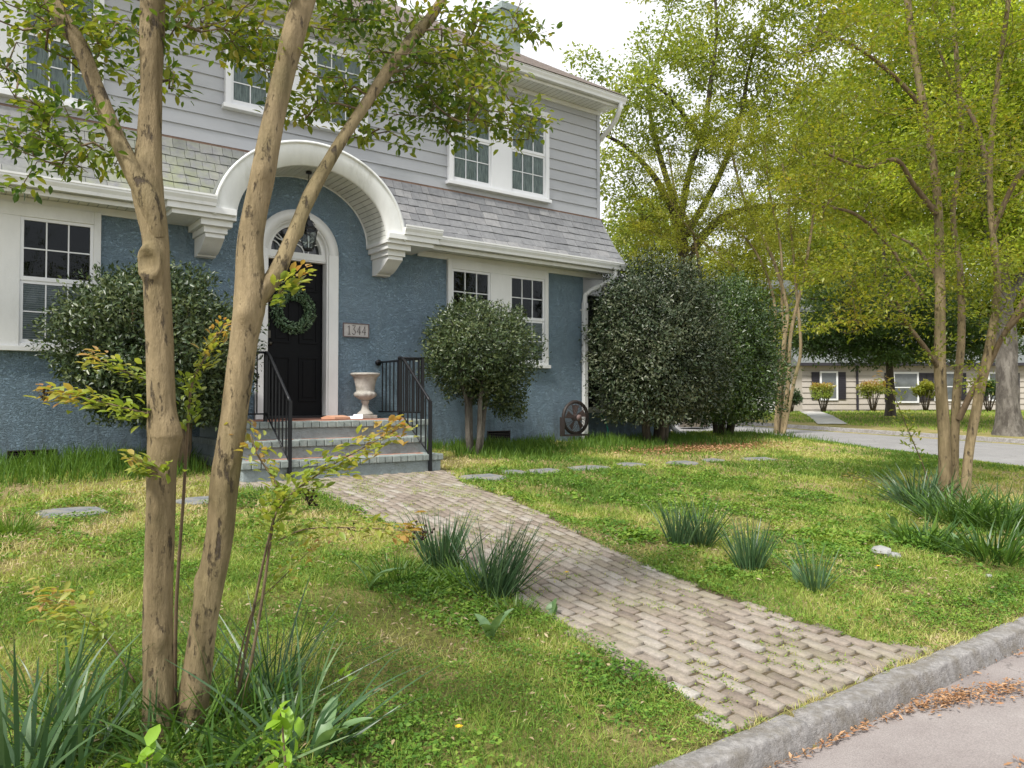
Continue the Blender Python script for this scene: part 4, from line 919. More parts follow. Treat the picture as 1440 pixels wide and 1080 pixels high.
# ---------------------------------------------------------------- generic multi-stem tree
def base_at(px, py):
    for_y = None
    r0 = pt(px, py, 1.)-np.array([0, 0, CZ]); best = None
    for Y in np.arange(2, 120, .03):
        p = r0*Y; p[2] += CZ; s, d = SD(p[0], p[1])
        if p[2] <= float(gz(s, d)): return p
    return r0*40+np.array([0, 0, CZ])
rb = base_at(1340, 705); YR = rb[1]
rt = thing('crape_myrtle', 'slender crape myrtle with several tan stems in the right yard by the kerb', 'tree', tuple(rb))
lo = lambda L: [np.array(p)-rb for p in L]
T = Tree()
stems = [([(1329, 712, 0), (1328, 620, 0), (1322, 520, 0), (1322, 400, 0), (1318, 280, .05), (1305, 180, .1), (1288, 90, .15), (1275, -10, .2), (1262, -140, .3), (1250, -300, .4)], [13, 12, 11.5, 10, 8.5, 8, 7.5, 7, 5, 3], 0),
         ([(1341, 712, .15), (1342, 640, .15), (1345, 560, .15), (1352, 470, .2), (1350, 380, .3), (1340, 300, .4), (1352, 200, .5), (1345, 80, .6), (1335, -60, .7), (1330, -220, .8)], [9, 9, 8.5, 8, 7, 6, 5.5, 5, 4, 3], 1),
         ([(1357, 715, -.1), (1362, 640, -.1), (1376, 560, -.1), (1393, 480, -.1), (1403, 400, -.1), (1395, 320, -.1), (1392, 230, -.1), (1402, 120, -.2), (1418, 0, -.3), (1430, -150, -.4)], [9.5, 9, 9.5, 9.5, 7, 6.5, 5.5, 5, 4.5, 3], 2)]
for pts, rad, sd_ in stems:
    L_ = P3(pts, YR); L_[0][2] = min(L_[0][2], rb[2]-.03); stem_mesh('trunk', lo(L_), [r*.66*YR/F for r in rad], M['myrtle'], rt, 20, .05, .06, (), .12, 11+sd_); T.limb(L_, [r*YR/F for r in rad], step=.15)
for pts, rad in [([(1348, 590, .1), (1370, 545, 0), (1392, 510, -.1), (1412, 470, -.3), (1440, 440, -.5)], [6, 5.5, 5, 4.5, 4]), ([(1322, 520, 0), (1300, 488, -.1), (1272, 450, -.2), (1262, 425, -.3)], [5.5, 4.5, 3.5, 2.5]),
                 ([(1316, 300, 0), (1285, 260, -.1), (1260, 225, -.3), (1215, 235, -.5), (1160, 215, -.7)], [6, 4.5, 4, 3, 2]), ([(1296, 150, .1), (1260, 110, 0), (1210, 70, -.2), (1150, 40, -.4)], [5, 4, 3, 2]),
                 ([(1300, 420, .1), (1245, 340, .0), (1200, 300, -.2), (1150, 290, -.4)], [4, 3.5, 3, 2]), ([(1322, 400, 0), (1290, 350, .4), (1255, 330, .8)], [4, 3, 2]),
                 ([(1395, 330, -.1), (1425, 260, -.3), (1470, 200, -.5), (1530, 120, -.6)], [5, 4.5, 4, 3]), ([(1392, 240, -.1), (1370, 170, .1), (1340, 120, .3), (1310, 40, .4)], [5, 4, 3, 2]), ([(1412, 470, -.3), (1470, 380, -.5), (1540, 330, -.7), (1600, 250, -.8)], [5, 4.5, 4, 3])]:
    L_ = P3(pts, YR); stem_mesh('limb', lo(L_), [r*.75*YR/F for r in rad], M['branchbark'], rt, 12, .05, .06, (), None, 15); T.limb(L_, [r*YR/F for r in rad], step=.15)
tg = []
for a in [(1180, 80, 90, 90, 8.6, 1., 90), (1280, 60, 110, 100, 9.2, 1.3, 130), (1400, 60, 100, 100, 9., 1.3, 120), (1170, 240, 80, 80, 8.5, 1., 80), (1270, 230, 110, 90, 9., 1.3, 110), (1390, 230, 100, 90, 9., 1.3, 110), (1200, 370, 80, 55, 8.6, .9, 70), (1310, 380, 100, 60, 9.2, 1.2, 70), (1410, 370, 70, 70, 9., 1.2, 60),
          (1230, 430, 90, 30, 8.6, .7, 34), (1180, 455, 45, 16, 8.5, .4, 12), (1300, 470, 30, 30, 8.8, .4, 7), (1410, 450, 40, 35, 8.9, .8, 20), (1370, 540, 16, 40, 8.9, .3, 6), (1300, -80, 200, 90, 9., 1.6, 110), (1520, 150, 100, 200, 9., 1.5, 110), (1500, 380, 60, 60, 9., 1.2, 24), (1340, -260, 220, 120, 9.2, 1.6, 80), (1170, 170, 60, 40, 8.4, .8, 30)]: pb(*a)
T.grow(np.concatenate(tg), .16, up=.5, from_min=rb[2]+1.2)
make_crown(rt, T, 38000, .085, .056, M['lf_rt'], .0022, .016, .42, 2., asp=.5, tscale=.9)
# ---------------------------------------------------------------- crape myrtle behind the holly
mb_ = base_at(1095, 613); YM = mb_[1]
mt = thing('crape_myrtle', 'many-stemmed crape myrtle with olive yellow leaves beyond the hedge, by the side street', 'tree', tuple(mb_))
lo = lambda L: [np.array(p)-mb_ for p in L]; T = Tree()
for q, (pts, r0) in enumerate([([(1091, 616, 0), (1096, 540, 0), (1103, 480, 0), (1106, 430, .1), (1085, 360, .3), (1050, 290, .5), (1030, 220, .7)], 6), ([(1098, 616, .1), (1108, 540, .1), (1112, 470, .1), (1128, 400, 0), (1140, 330, -.2), (1150, 250, -.3)], 5.5),
        ([(1094, 616, .2), (1100, 560, .2), (1090, 490, .2), (1088, 420, .3), (1060, 350, .5), (1010, 300, .8)], 4.5), ([(1101, 616, 0), (1116, 540, .0), (1126, 490, .0), (1120, 410, .1), (1112, 320, .2), (1100, 230, .2)], 4.5),
        ([(1092, 616, .3), (1104, 500, .3), (1100, 440, .4), (1098, 350, .6), (1082, 270, .8), (1075, 200, 1.)], 4), ([(1040, 380, .5), (1000, 350, .7), (960, 310, .9), (930, 260, 1.)], 3.5), ([(985, 390, 1.), (975, 330, 1.), (950, 270, 1.), (940, 210, 1.)], 4)]):
    L_ = P3(pts, YM); n_ = len(L_); rad = [r0*.62*YM/F*(1-.55*i/(n_-1)) for i in range(n_)]; stem_mesh('trunk' if q < 5 else 'limb', lo(L_), rad, M['myrtle'], mt, 10, .1, .05, (), None, 30+q); T.limb(L_, rad, step=.25)
tg = []
for a in [(1000, 300, 110, 60, YM+.5, 1.8, 140), (1100, 290, 90, 70, YM, 1.6, 120), (960, 230, 70, 50, YM+.6, 1.4, 60), (1080, 210, 100, 50, YM+.4, 1.6, 110), (1020, 370, 60, 30, YM+.6, 1., 26), (920, 320, 55, 60, YM+1, 1.3, 50), (1150, 380, 50, 30, YM, 1., 26), (900, 250, 30, 50, YM+1, 1., 12), (1160, 240, 40, 90, YM, 1.4, 50), (1030, 170, 90, 30, YM+.5, 1.3, 40)]: pb(*a)
T.grow(np.concatenate(tg), .25, up=.6, from_min=mb_[2]+2)
make_crown(mt, T, 52000, .13, .085, M['lf_mid'], .004, .03, .5, 2., asp=.5, twmat=M['myrtle'], tscale=1.4)
# ---------------------------------------------------------------- large background trees
def big_tree(name, label, X0, Y0, trunkpts, limbs, blobs, nl, L, mat, bk, r0, spread, step=.6, flat=.55, tone=0., flare=.5, group=None, k=14, tsc=3.):
    s, d = SD(X0, Y0); b = np.array([X0, Y0, float(gz(s, d))]); t = thing(name, label, 'tree', tuple(b), 0, group)
    T = Tree()
    tr = [b+np.array(p) for p in trunkpts]; n_ = len(tr); rad = [r0*(1-.5*i/(n_-1)) for i in range(n_)]
    stem_mesh('trunk', [p-b for p in tr], rad, bk, t, 28, .12, .09, (), flare, int(abs(X0)*3) % 50, .5); ids = T.limb(tr, rad, step=.5)
    for pts, ra in limbs:
        L_ = [b+np.array(p) for p in pts]; rr = [ra*(1-.75*i/(len(L_)-1)) for i in range(len(L_))]; stem_mesh('limb', [p-b for p in L_], rr, bk, t, k, .25, .08, (), None, len(pts)+int(ra*100)); T.limb(L_, rr, ids[-1], step=.5)
    T.grow(np.concatenate(blobs), step, up=.4, from_min=b[2]+2.)
    make_crown(t, T, nl, spread, L, mat, .008, .05 if L < .2 else .09, flat, 6., twmat=bk, asp=.5, tscale=tsc, tone=tone, k=4); return t
def pblob(cx, cy, rx, ry, Y, rY, n): c = pt(cx, cy, Y); k = Y/F; return blob(c, (rx*k, rY, ry*k), n)
def rel(L_, b): return [tuple(np.array(p)-b) for p in L_]
# willow oak whose limbs show beyond the roof
b = np.array([*pt(975, 560, 27.)[:2], 0]); s_, d_ = SD(b[0], b[1]); b[2] = float(gz(s_, d_))
Pq = lambda l, Y=27.: rel(P3(l, Y), b)
big_tree('oak_tree', 'tall spreading tree with pale yellow green leaves and arching grey limbs behind the house corner', b[0], b[1], Pq([(975, 600, 0), (972, 480, 0), (965, 380, 0), (955, 320, 0)]),
    [(Pq([(960, 340, 0), (930, 265, 0), (900, 225, 0), (870, 200, -.5), (845, 188, -1)]), .15), (Pq([(955, 320, 0), (970, 240, 0), (990, 180, 0), (1000, 110, 0), (1008, 40, 0), (1000, -60, 0)]), .13),
     (Pq([(965, 330, 0), (1010, 250, 1), (1040, 170, 1), (1055, 90, 1.5), (1080, 10, 2)]), .14), (Pq([(968, 360, 0), (1010, 310, 0), (1060, 292, 0), (1110, 288, 0), (1150, 270, .5)]), .17), (Pq([(980, 190, 0), (945, 140, -1), (905, 110, -1.5)]), .09), (Pq([(960, 320, 0), (920, 190, 1), (915, 120, 2), (940, 30, 2)]), .12)],
    [pblob(880, 150, 50, 45, 26.5, 2, 40), pblob(860, 240, 35, 40, 26, 1.5, 22), pblob(940, 90, 60, 60, 27, 2, 60), pblob(1010, 60, 80, 70, 28, 2.5, 90), pblob(1090, 90, 80, 80, 28, 2.5, 90), pblob(960, 180, 80, 40, 27, 2, 60), pblob(1100, 180, 80, 60, 28, 2.5, 70), pblob(820, 95, 30, 20, 26, 1, 8),
     pblob(900, 300, 40, 30, 26.5, 1.5, 22), pblob(1000, -60, 130, 60, 28, 3, 70), pblob(1150, 0, 80, 60, 28, 2, 50), pblob(1150, 260, 60, 50, 28, 2, 40), pblob(860, 330, 25, 30, 26, 1, 12)],
    34000, .17, M['lf_oak'], M['darkbark'], .34, .24, .42, tsc=3.5)
# lumpy old trunk at the right edge
bb_ = base_at(1418, 612); b = bb_; YB = b[1]
Pq = lambda l, Y=YB: rel(P3(l, Y), b)
big_tree('old_street_tree', 'old tree with a thick lumpy grey trunk on the far kerb at the right edge', b[0], b[1], Pq([(1419, 622, 0), (1418, 590, 0), (1416, 540, 0), (1416, 480, 0), (1412, 430, 0), (1405, 350, 0)]),
    [(Pq([(1405, 370, 0), (1380, 250, -1), (1350, 150, -1), (1330, 40, -1)]), .26), (Pq([(1410, 380, 0), (1440, 260, 0), (1470, 130, 0), (1480, 0, 0)]), .26), (Pq([(1412, 430, 0), (1460, 350, 1), (1540, 270, 1)]), .2), (Pq([(1405, 350, 0), (1330, 300, 1), (1260, 270, 1), (1200, 230, 1)]), .18)],
    [pblob(1330, 120, 130, 120, YB, 4, 160), pblob(1450, 150, 140, 140, YB, 4, 150), pblob(1260, 250, 110, 70, YB+1, 3, 90), pblob(1420, 320, 90, 60, YB, 3, 60), pblob(1300, -60, 180, 80, YB, 4, 80), pblob(1540, 300, 80, 70, YB, 3, 30)],
    80000, .20, M['lf_bright'], M['greybark'], .40, .42, .5, tone=.05, flare=.9)
# dark tree in front of the neighbour's house
b = np.array([*pt(1252, 575, 34.)[:2], 0]); s_, d_ = SD(b[0], b[1]); b[2] = float(gz(s_, d_)); Pq = lambda l, Y=34.: rel(P3(l, Y), b)
big_tree('shade_tree', 'dark green tree with a straight trunk in front of the cream house', b[0], b[1], Pq([(1252, 585, 0), (1252, 540, 0), (1250, 500, 0), (1250, 450, 0)]),
    [(Pq([(1250, 470, 0), (1200, 430, 0), (1140, 420, 0)]), .12), (Pq([(1250, 470, 0), (1300, 430, 0), (1370, 420, 0)]), .12), (Pq([(1250, 450, 0), (1245, 380, 0), (1240, 320, 0)]), .14)],
    [pblob(1190, 470, 80, 32, 33.5, 2, 90), pblob(1290, 475, 90, 28, 33.5, 2, 90), pblob(1250, 420, 120, 50, 34, 3.5, 110), pblob(1370, 480, 60, 30, 34, 3, 50), pblob(1150, 485, 35, 22, 33, 1.5, 24), pblob(1240, 500, 70, 14, 33, 2.5, 30)],
    36000, .17, M['lf_dark'], M['darkbark'], .2, .34, .5, flat=.4, tone=.2, flare=.3)
# trees on the skyline behind
bgt = [(1000, 62, 14.5, 'light green tree on the skyline left of the cream house', 'lf_oak', 24000), (1110, 70, 16, 'tall tree behind the white house', 'lf_mid', 24000), (1210, 60, 15, 'bright green tree behind the middle of the cream house', 'lf_bright', 30000), (1320, 64, 17, 'broad bright tree behind the right part of the cream house', 'lf_bright', 30000), (1430, 60, 16, 'tall tree behind the far right of the cream house', 'lf_oak', 26000), (915, 60, 19, 'distant tree seen between the house corner and the holly', 'lf_oak', 26000),
       (1190, 56, 27, 'tall bright tree rising right of the crape myrtle crown', 'lf_oak', 34000), (1330, 57, 29, 'tallest bright tree, behind the middle of the right crape myrtle', 'lf_bright', 40000), (1460, 56, 29, 'tall bright tree cut by the right picture edge', 'lf_bright', 34000), (1060, 50, 13, 'olive tree behind the many-stemmed crape myrtle', 'lf_mid', 26000)]
for px, Y, H, lab, mk, nl in bgt:
    p = pt(px, 560, Y); s_, d_ = SD(p[0], p[1]); r = H*.34
    bl = [blob((p[0]+random.uniform(-r*.6, r*.6), Y+random.uniform(-r*.5, r*.5), 1+H*random.uniform(.3, .85)), (r*.55, r*.55, r*.5), 26) for _ in range(9)]
    big_tree('background_tree', lab, p[0], Y, [(0, 0, -.2), (.1, 0, H*.2), (0, .1, H*.45), (.2, 0, H*.7)], [([(0, 0, H*.3), (r*.4, 0, H*.5), (r*.7, 0, H*.65)], .14), ([(0, 0, H*.25), (-r*.4, .5, H*.45), (-r*.7, 0, H*.6)], .14)],
        bl, nl, .32, M[mk], M['darkbark'], .3, .75, 1., group='trees on the skyline behind the neighbouring houses', k=8, tsc=5)
# ---------------------------------------------------------------- shrubs
def shrub(name, label, cat, s, d, cx, cz, rad, zc, nl, L, mat, asp=.45, stems=4, seed=1, sq=2., bark_=None, inner=.45, below=.0, tone=0., group=None, stem_r=.03, gaps=.0, ssp=.06, extra=()):
    x0, y0, _ = W(s, d); b = np.array([x0, y0, float(gz(s, d))]); t = thing(name, label, cat, tuple(b), UA, group)
    rg = np.random.default_rng(seed); rx, ry, rz_ = rad; zc = zc-b[2]
    n = nl; v = unit(rg.normal(size=(n, 3)))
    # superellipsoid direction
    sc = (np.abs(v[:, 0])**sq+np.abs(v[:, 1])**sq+np.abs(v[:, 2])**sq)**(-1/sq); v2 = v*sc[:, None]
    lum = 1+.30*(fbm(v[:, 0]*2+seed, v[:, 2]*2+v[:, 1], .55, seed+40)-.5)*2+.22*(fbm(v[:, 0]*2+v[:, 1]*1.3+seed, v[:, 2]*2-v[:, 1], .2, seed+41)-.5)*2+.05*np.maximum(0, rg.normal(size=n))
    q = 1-(1-inner)*rg.random(n)**1.5
    P = v2*lum[:, None]*q[:, None]*np.array([rx, ry, rz_])+np.array([cx, 0, zc])
    if extra:
        for (ex_, ey_, ez_, er, en) in extra:
            P = np.concatenate([P, np.array([ex_, ey_, ez_-b[2]])+unit(rg.normal(size=(en, 3)))*(rg.random((en, 1))**.4)*np.array(er)]); v = np.concatenate([v, unit(rg.normal(size=(en, 3)))])
    keep = np.ones(len(P), bool)
    if gaps: keep = fbm(P[:, 0]*1.0+P[:, 1], P[:, 2], .3, seed+60) > gaps
    keep &= P[:, 2] > .12+below+.22*rg.random(len(P)); P = P[keep]; v = v[keep]; n = len(P)
    N = v+rg.normal(0, .55, (n, 3))+np.array([0, 0, .35]); D = rg.normal(0, 1, (n, 3))+v*.8+np.array([0, 0, .15])
    ln = L*rg.uniform(.7, 1.2, n); rnd = rg.random(n)*.75+(fbm(P[:, 0]+P[:, 1]*.8, P[:, 2]+P[:, 1]*.3, .5, seed+70)-.5)*.6+.10+tone+.25*(rg.random(n) < .12)
    leaves('foliage', P, D, N, ln, ln*asp, mat, t, rnd=rnd)
    m = MB(); rr = random.Random(seed)
    for k in range(stems):
        a = 2*math.pi*k/stems+rr.uniform(-.4, .4); x, y = ssp*math.cos(a)*stems**.5, ssp*math.sin(a)*stems**.5
        ex, ey = cx+rx*.5*math.cos(a), ry*.5*math.sin(a)
        m.tube([(x, y, -.1), (x*1.4+rr.uniform(-.04, .04), y*1.4, .25), (x+(ex-x)*.3, y+(ey-y)*.3, zc*.5), (ex, ey, zc), (ex*1.2, ey*1.2, zc+rz_*.5)], [stem_r*1.2, stem_r, stem_r*.8, stem_r*.5, stem_r*.2], 8)
        for w in range(5):
            u = rr.uniform(.3, .9); a2 = rr.uniform(0, 6.28); px_, py_, pz_ = x+(ex-x)*u, y+(ey-y)*u, zc*(.3+.7*u)
            m.tube([(px_, py_, pz_), (px_+.2*math.cos(a2), py_+.2*math.sin(a2), pz_+.1), (px_+rx*.55*math.cos(a2), py_+ry*.55*math.sin(a2), pz_+.22*rz_)], [stem_r*.4, stem_r*.3, .004], 5)
    m.build('stems', bark_ or M['branchbark'], t); return t
shrub('round_shrub', 'broad round glossy shrub between the left window and the front door', 'shrub', -1.38, .95, -.12, 1.0, (.95, .80, .93), 2.08, 40000, .062, M['lf_shrub'], seed=3, stems=5, gaps=.30, below=.35, stem_r=.035, extra=((.35, -.2, 1.25, (.4, .4, .38), 3000), (-.2, .0, 1.45, (.7, .5, .35), 3500)))
shrub('round_shrub', 'round clipped shrub in front of the right window beside the steps', 'shrub', 2.72, .95, .06, 1.0, (.82, .74, .70), 2.25, 26000, .055, M['lf_shrub'], seed=5, stems=4, gaps=.30, below=.3, ssp=.035, stem_r=.04, bark_=M['greybark'], extra=((.62, 0, 1.42, (.3, .25, .24), 1300), (.35, 0, 1.7, (.6, .4, .3), 2500), (.78, 0, 1.2, (.15, .12, .2), 260)))
shrub('holly_bush', 'huge dark holly bush at the right corner of the house', 'shrub', 6.65, .75, .08, 1.0, (1.16, .92, 1.45), 2.48, 56000, .072, M['lf_holly'], .42, stems=7, seed=8, sq=2.8, below=.18, stem_r=.05, bark_=M['darkbark'], inner=.4)
shrub('evergreen_hedge', 'tall green hedge behind the holly bush, brighter green at its top', 'hedge', 9.5, .0, .0, 1.0, (1.2, 1.0, 1.5), 2.4, 46000, .075, M['lf_hedge'], .45, stems=5, seed=12, sq=3.4, below=.05, stem_r=.05, bark_=M['darkbark'], inner=.5, tone=.05)
# ---------------------------------------------------------------- grass
def avoid(s, d):
    bad = in_walk(s, d, .03) | (d > 8.10) | ((s > -1.02) & (s < 1.62) & (d < 2.15) & (d > -.1)) | ((d < .03) & (s < 8.4)) | (s > near_edge(d)-.05)
    for (a, b_, rx, ry) in STONES: bad |= ((s-a)/rx)**2+((d-b_)/ry)**2 < 1
    return bad
def scatter(n, s0, s1, d0, d1, fn):
    s = rng.uniform(s0, s1, n); d = rng.uniform(d0, d1, n); x, y = world_sd(s, d)
    dist = np.hypot(x, y); inv = (np.abs(x) < y*.69+.5) & (y > .4)
    k = inv & ~avoid(s, d) & (rng.random(n) < fn(s, d, dist)); s, d, x, y, dist = s[k], d[k], x[k], y[k], dist[k]
    return s, d, np.stack([x, y, gz(s, d)-.004], 1), dist
def lushness(s, d): return fbm(s, d, 1.3, 71)
def grass_patch(name, label, n, reg, fn, h, w, mat, **kw):
    s, d, P, dist = scatter(n, *reg, fn); lu = lushness(s, d); N_ = len(P)
    fine = fbm(s, d, .25, 75)
    rnd = .45-(lu-.5)*1.6+rng.normal(0, .17, N_)+(fine-.5)*.7
    # greener toward the house on the right, straw coloured in open patches
    rnd -= .26*smooth((s-1.2)/1.5)*smooth((5.6-d)/1.5); rnd += .15*smooth((-1.2-s)/1.)*smooth((d-2.5)/1)
    hh = h*rng.uniform(.5, 1.35, N_)*(.6+.8*lu)*(.65+.7*fine); ww = w*rng.uniform(.7, 1.3, N_)*np.clip(dist/5, .7, 3)
    o = blades(name, P, hh, ww, mat, None, rnd=rnd, **kw); o['kind'] = 'stuff'; return o
bare = lambda s, d: np.where(fbm(s, d, .7, 81) > .54, .3, 1)
grass_patch('lawn_grass', '', 330000, (-4.5, 4.5, 4.0, 8.11), lambda s, d, r: np.clip(1.0-(r-3)/9, .25, 1)*bare(s, d), .050, .0042, M['grass'], lean=1.0, curl=.5)
grass_patch('lawn_grass', '', 300000, (-5, 15, -1.5, 4.4), lambda s, d, r: np.clip(1.15-(r-4)/16, .2, 1)*bare(s, d), .058, .0055, M['grass'], lean=.9, curl=.5)
grass_patch('lawn_grass', '', 120000, (4.4, 15, 4.0, 8.11), lambda s, d, r: np.clip(1.15-(r-4)/16, .25, 1)*bare(s, d), .05, .0055, M['grass'], lean=.9, curl=.5)
# across the street
s = rng.uniform(24.3, 50, 60000); d = rng.uniform(-40, 6, 60000); x, y = world_sd(s, d); k = (np.abs(x) < y*.69) & (x > y*.28)
FP = [base_at(*q)[:2] for q in ((1120, 577), (1150, 578), (1192, 597), (1150, 597))]; ins = np.ones(len(x), bool)
for q in range(4):
    a_, b_ = FP[q], FP[(q+1) % 4]; ins &= ((b_[0]-a_[0])*(y-a_[1])-(b_[1]-a_[1])*(x-a_[0])) < 0
k &= ~ins; P = np.stack([x[k], y[k], gz(s[k], d[k])], 1)
lu = fbm(s[k], d[k], 4, 91); blades('far_lawn_grass', P, rng.uniform(.05, .12, k.sum()), .035, M['grass'], rnd=.75-lu+rng.normal(0, .15, k.sum()))['kind'] = 'stuff'
# low leafy ground cover woven through the grass
def cover(n, reg, fn, L, name='ground_cover'):
    s, d, P, dist = scatter(n, *reg, fn); n_ = len(P); hgt = np.maximum(0, fbm(s, d, .22, 95)-.3)*.16; P[:, 2] += .006+hgt*rng.random(n_)**.6
    D = rng.normal(0, 1, (n_, 3)); D[:, 2] *= .3; N = rng.normal(0, .35, (n_, 3))+np.array([0, 0, 1.]); ln = L*rng.uniform(.6, 1.3, n_)*np.clip(dist/5, .8, 2.2)
    o = leaves(name, P, D, N, ln, ln*.62, M['clover'], None, rnd=rng.random(n_)*.6+(fbm(s, d, .5, 97)-.3)*.7); o['kind'] = 'stuff'
def edge_d(s, d): return np.minimum(np.abs(s-wr(d)), np.abs(s-wl(d)))
cover(620000, (-4.5, 5, 2.2, 8.08), lambda s, d, r: np.clip(smooth((fbm(s, d, .55, 96)-.47)*9)+np.exp(-edge_d(s, d)/.12)*.7*(d > 2.6), 0, 1)*np.clip(1.3-r/9, .25, 1), .016)
cover(70000, (-4.5, 5, 3.2, 8.08), lambda s, d, r: np.clip(smooth((fbm(s, d, .35, 196)-.5)*9), 0, 1)*np.clip(1.3-r/9, .25, 1), .030, 'lawn_weeds')
for (s_, d_, r_, n_) in ((-.75, 5.9, .45, 14000), (-1.0, 6.5, .3, 4000), (2.9, 6.4, .5, 7000), (3.6, 6.9, .4, 4000), (-.9, 7.5, .3, 3000), (1.2, 5.6, .25, 2000), (1.15, 6.6, .25, 2000), (-2.9, 7.2, .55, 12000), (-2.2, 7.5, .5, 8000)):
    cover(n_, (s_-r_*1.3, s_+r_*1.3, d_-r_, d_+r_), lambda s, d, r: np.exp(-(((s-s_)/r_)**2+((d-d_)/r_/.8)**2)*1.6), .034, 'lawn_weeds')
# weeds in the joints of the walk
n = 42000; s = rng.uniform(-1, 1.5, n); d = rng.uniform(2.1, 8.03, n); k = in_walk(s, d, -.02) & (fbm(s, d, .16, 99) > .56); s, d = s[k], d[k]
edge = np.exp(-edge_d(s, d)/.08); x, y = world_sd(s, d); n_ = len(s); P = np.stack([x, y, gz(s, d)+.003], 1)
lt = rng.random(n_) < .5
blades('joint_weeds', P[lt], rng.uniform(.012, .040, lt.sum()), .0045, M['grass'], lean=1.1, curl=.5, rnd=rng.random(lt.sum())*.5+.35)['kind'] = 'stuff'
P[:, 2] += .012; q = ~lt; leaves('joint_moss', P[q], rng.normal(0, 1, (q.sum(), 3))*np.array([1, 1, .2]), rng.normal(0, .3, (q.sum(), 3))+np.array([0, 0, 1.]), .015, .009, M['clover'], None, rnd=rng.random(q.sum())*.5+.45)['kind'] = 'stuff'
# taller grass along the foot of the wall
n = 26000; s = rng.uniform(-3.6, 12.5, n); d = np.where(rng.random(n) < .8, rng.uniform(.05, 1.0, n), rng.uniform(1., 1.5, n)); k = ~((s > -1.05) & (s < 1.75)) & (rng.random(n) < np.where(s < -1, 1, .85)*np.where(s > 8.5, .25, 1)) & (fbm(s, d, .6, 101) > .36); s, d = s[k], d[k]; x, y = world_sd(s, d)
blades('tall_grass', np.stack([x, y, gz(s, d)-.01], 1), rng.uniform(.08, .26, len(s))*np.where(s < 0, 1.1, .85)*(.6+.7*fbm(s, d, .4, 102)), .010, M['tallgrass'], lean=.35, curl=.35, rnd=rng.random(len(s))*.7+.35*fbm(s, d, .5, 103))['kind'] = 'stuff'
# fallen leaves, clippings and the drift of litter in the gutter
n = 22000; s = rng.uniform(-4, 8, n); d = rng.uniform(1.5, 8.05, n); k = ~avoid(s, d) & (rng.random(n) < np.where(fbm(s, d, .9, 105) > .55, .8, .12)); s, d = s[k], d[k]; x, y = world_sd(s, d); n_ = len(s)
leaves('dry_clippings', np.stack([x, y, gz(s, d)+.02+rng.random(n_)*.02], 1), rng.normal(0, 1, (n_, 3))*np.array([1, 1, .15]), rng.normal(0, .4, (n_, 3))+np.array([0, 0, 1.]), rng.uniform(.02, .05, n_), rng.uniform(.006, .016, n_), M['paleaf'])['kind'] = 'stuff'
ls = []; 
for (c, dd_, n_, a_, b_) in ((.62, 8.32, 260, .22, .035), (.98, 8.44, 200, .2, .045), (.75, 8.38, 120, .2, .04), (-.1, 8.25, 110, .35, .014), (1.8, 8.25, 40, .9, .015), (-.7, 8.25, 60, .4, .014), (.1, 8.85, 26, .1, .04), (-.3, 9.0, 8, .2, .1), (.35, 8.27, 100, .25, .018)):
    ls.append(np.stack([rng.normal(c, a_*.55, n_), np.maximum(8.235, rng.normal(dd_, b_, n_))], 1))
ls = np.concatenate(ls); x, y = world_sd(ls[:, 0], ls[:, 1]); n_ = len(x)
leaves('leaf_litter', np.stack([x, y, .012+.018*rng.random(n_)], 1), np.stack([U[0]+rng.normal(0, .6, n_), U[1]+rng.normal(0, .6, n_), rng.normal(0, .12, n_)], 1), rng.normal(0, .35, (n_, 3))+np.array([0, 0, 1.]), rng.uniform(.02, .055, n_), rng.uniform(.006, .014, n_), M['litter'])['kind'] = 'stuff'
n = 3500; s = rng.normal(7.0, .9, n); d = rng.normal(1.45, .25, n); x, y = world_sd(s, d)
leaves('fallen_holly_leaves', np.stack([x, y, gz(s, d)+.02+rng.random(n)*.03], 1), rng.normal(0, 1, (n, 3))*np.array([1, 1, .2]), rng.normal(0, .4, (n, 3))+np.array([0, 0, 1.]), rng.uniform(.03, .06, n), rng.uniform(.015, .03, n), M['litter'])['kind'] = 'stuff'
# ---------------------------------------------------------------- bulbs and strap-leaved plants
def clump(name, label, cat, px, py, n, h, w, rad, mat, lean=.35, curl=.2, group=None, tone=.0, fan=None, loc=None):
    b = base_at(px, py) if loc is None else np.array(loc); t = None
    a = rng.random(n)*2*math.pi; r = rad*np.sqrt(rng.random(n)); P = np.stack([r*np.cos(a), r*np.sin(a), np.full(n, -.01)], 1)
    hh = h*rng.uniform(.5, 1.2, n); lv = (lean+.12)*(r/rad)*rng.uniform(.2, 1.4, n); curl = curl+.12
    dirs = a+rng.normal(0, .5, n)
    if fan is not None: dirs = np.where(rng.random(n) < .6, fan+rng.normal(0, .5, n), dirs)
    o = blades(name, P, hh, w*rng.uniform(.8, 1.2, n), mat, None, curl=curl, segs=6, dirs=dirs, leanv=lv, rnd=rng.random(n)*.75+tone+.5*(rng.random(n) < .06))
    o.location = b; tag(o, label, cat, group); return o
g = 'daffodil leaf clumps in the lawn'
clump('daffodil_clump', 'dark upright daffodil leaves at the left of the pair beside the walk', 'plant', 622, 800, 153, .42, .010, .10, M['daff'], .30, .08, g)
clump('daffodil_clump', 'widest clump of daffodil leaves, fanned out to the right beside the walk', 'plant', 695, 838, 187, .46, .010, .13, M['daff'], .62, .10, g, fan=.0)
clump('daffodil_clump', 'daffodil leaves in two tufts, farthest left of those right of the walk', 'plant', 955, 768, 102, .40, .010, .08, M['daff'], .35, .08, g)
clump('daffodil_clump', 'daffodil tuft touching the right side of the twin-tufted clump', 'plant', 985, 768, 102, .40, .010, .08, M['daff'], .45, .1, g)
clump('daffodil_clump', 'dense bluish daffodil clump in the middle of the three right of the walk', 'plant', 1054, 803, 136, .40, .010, .08, M['daff'], .35, .12, g)
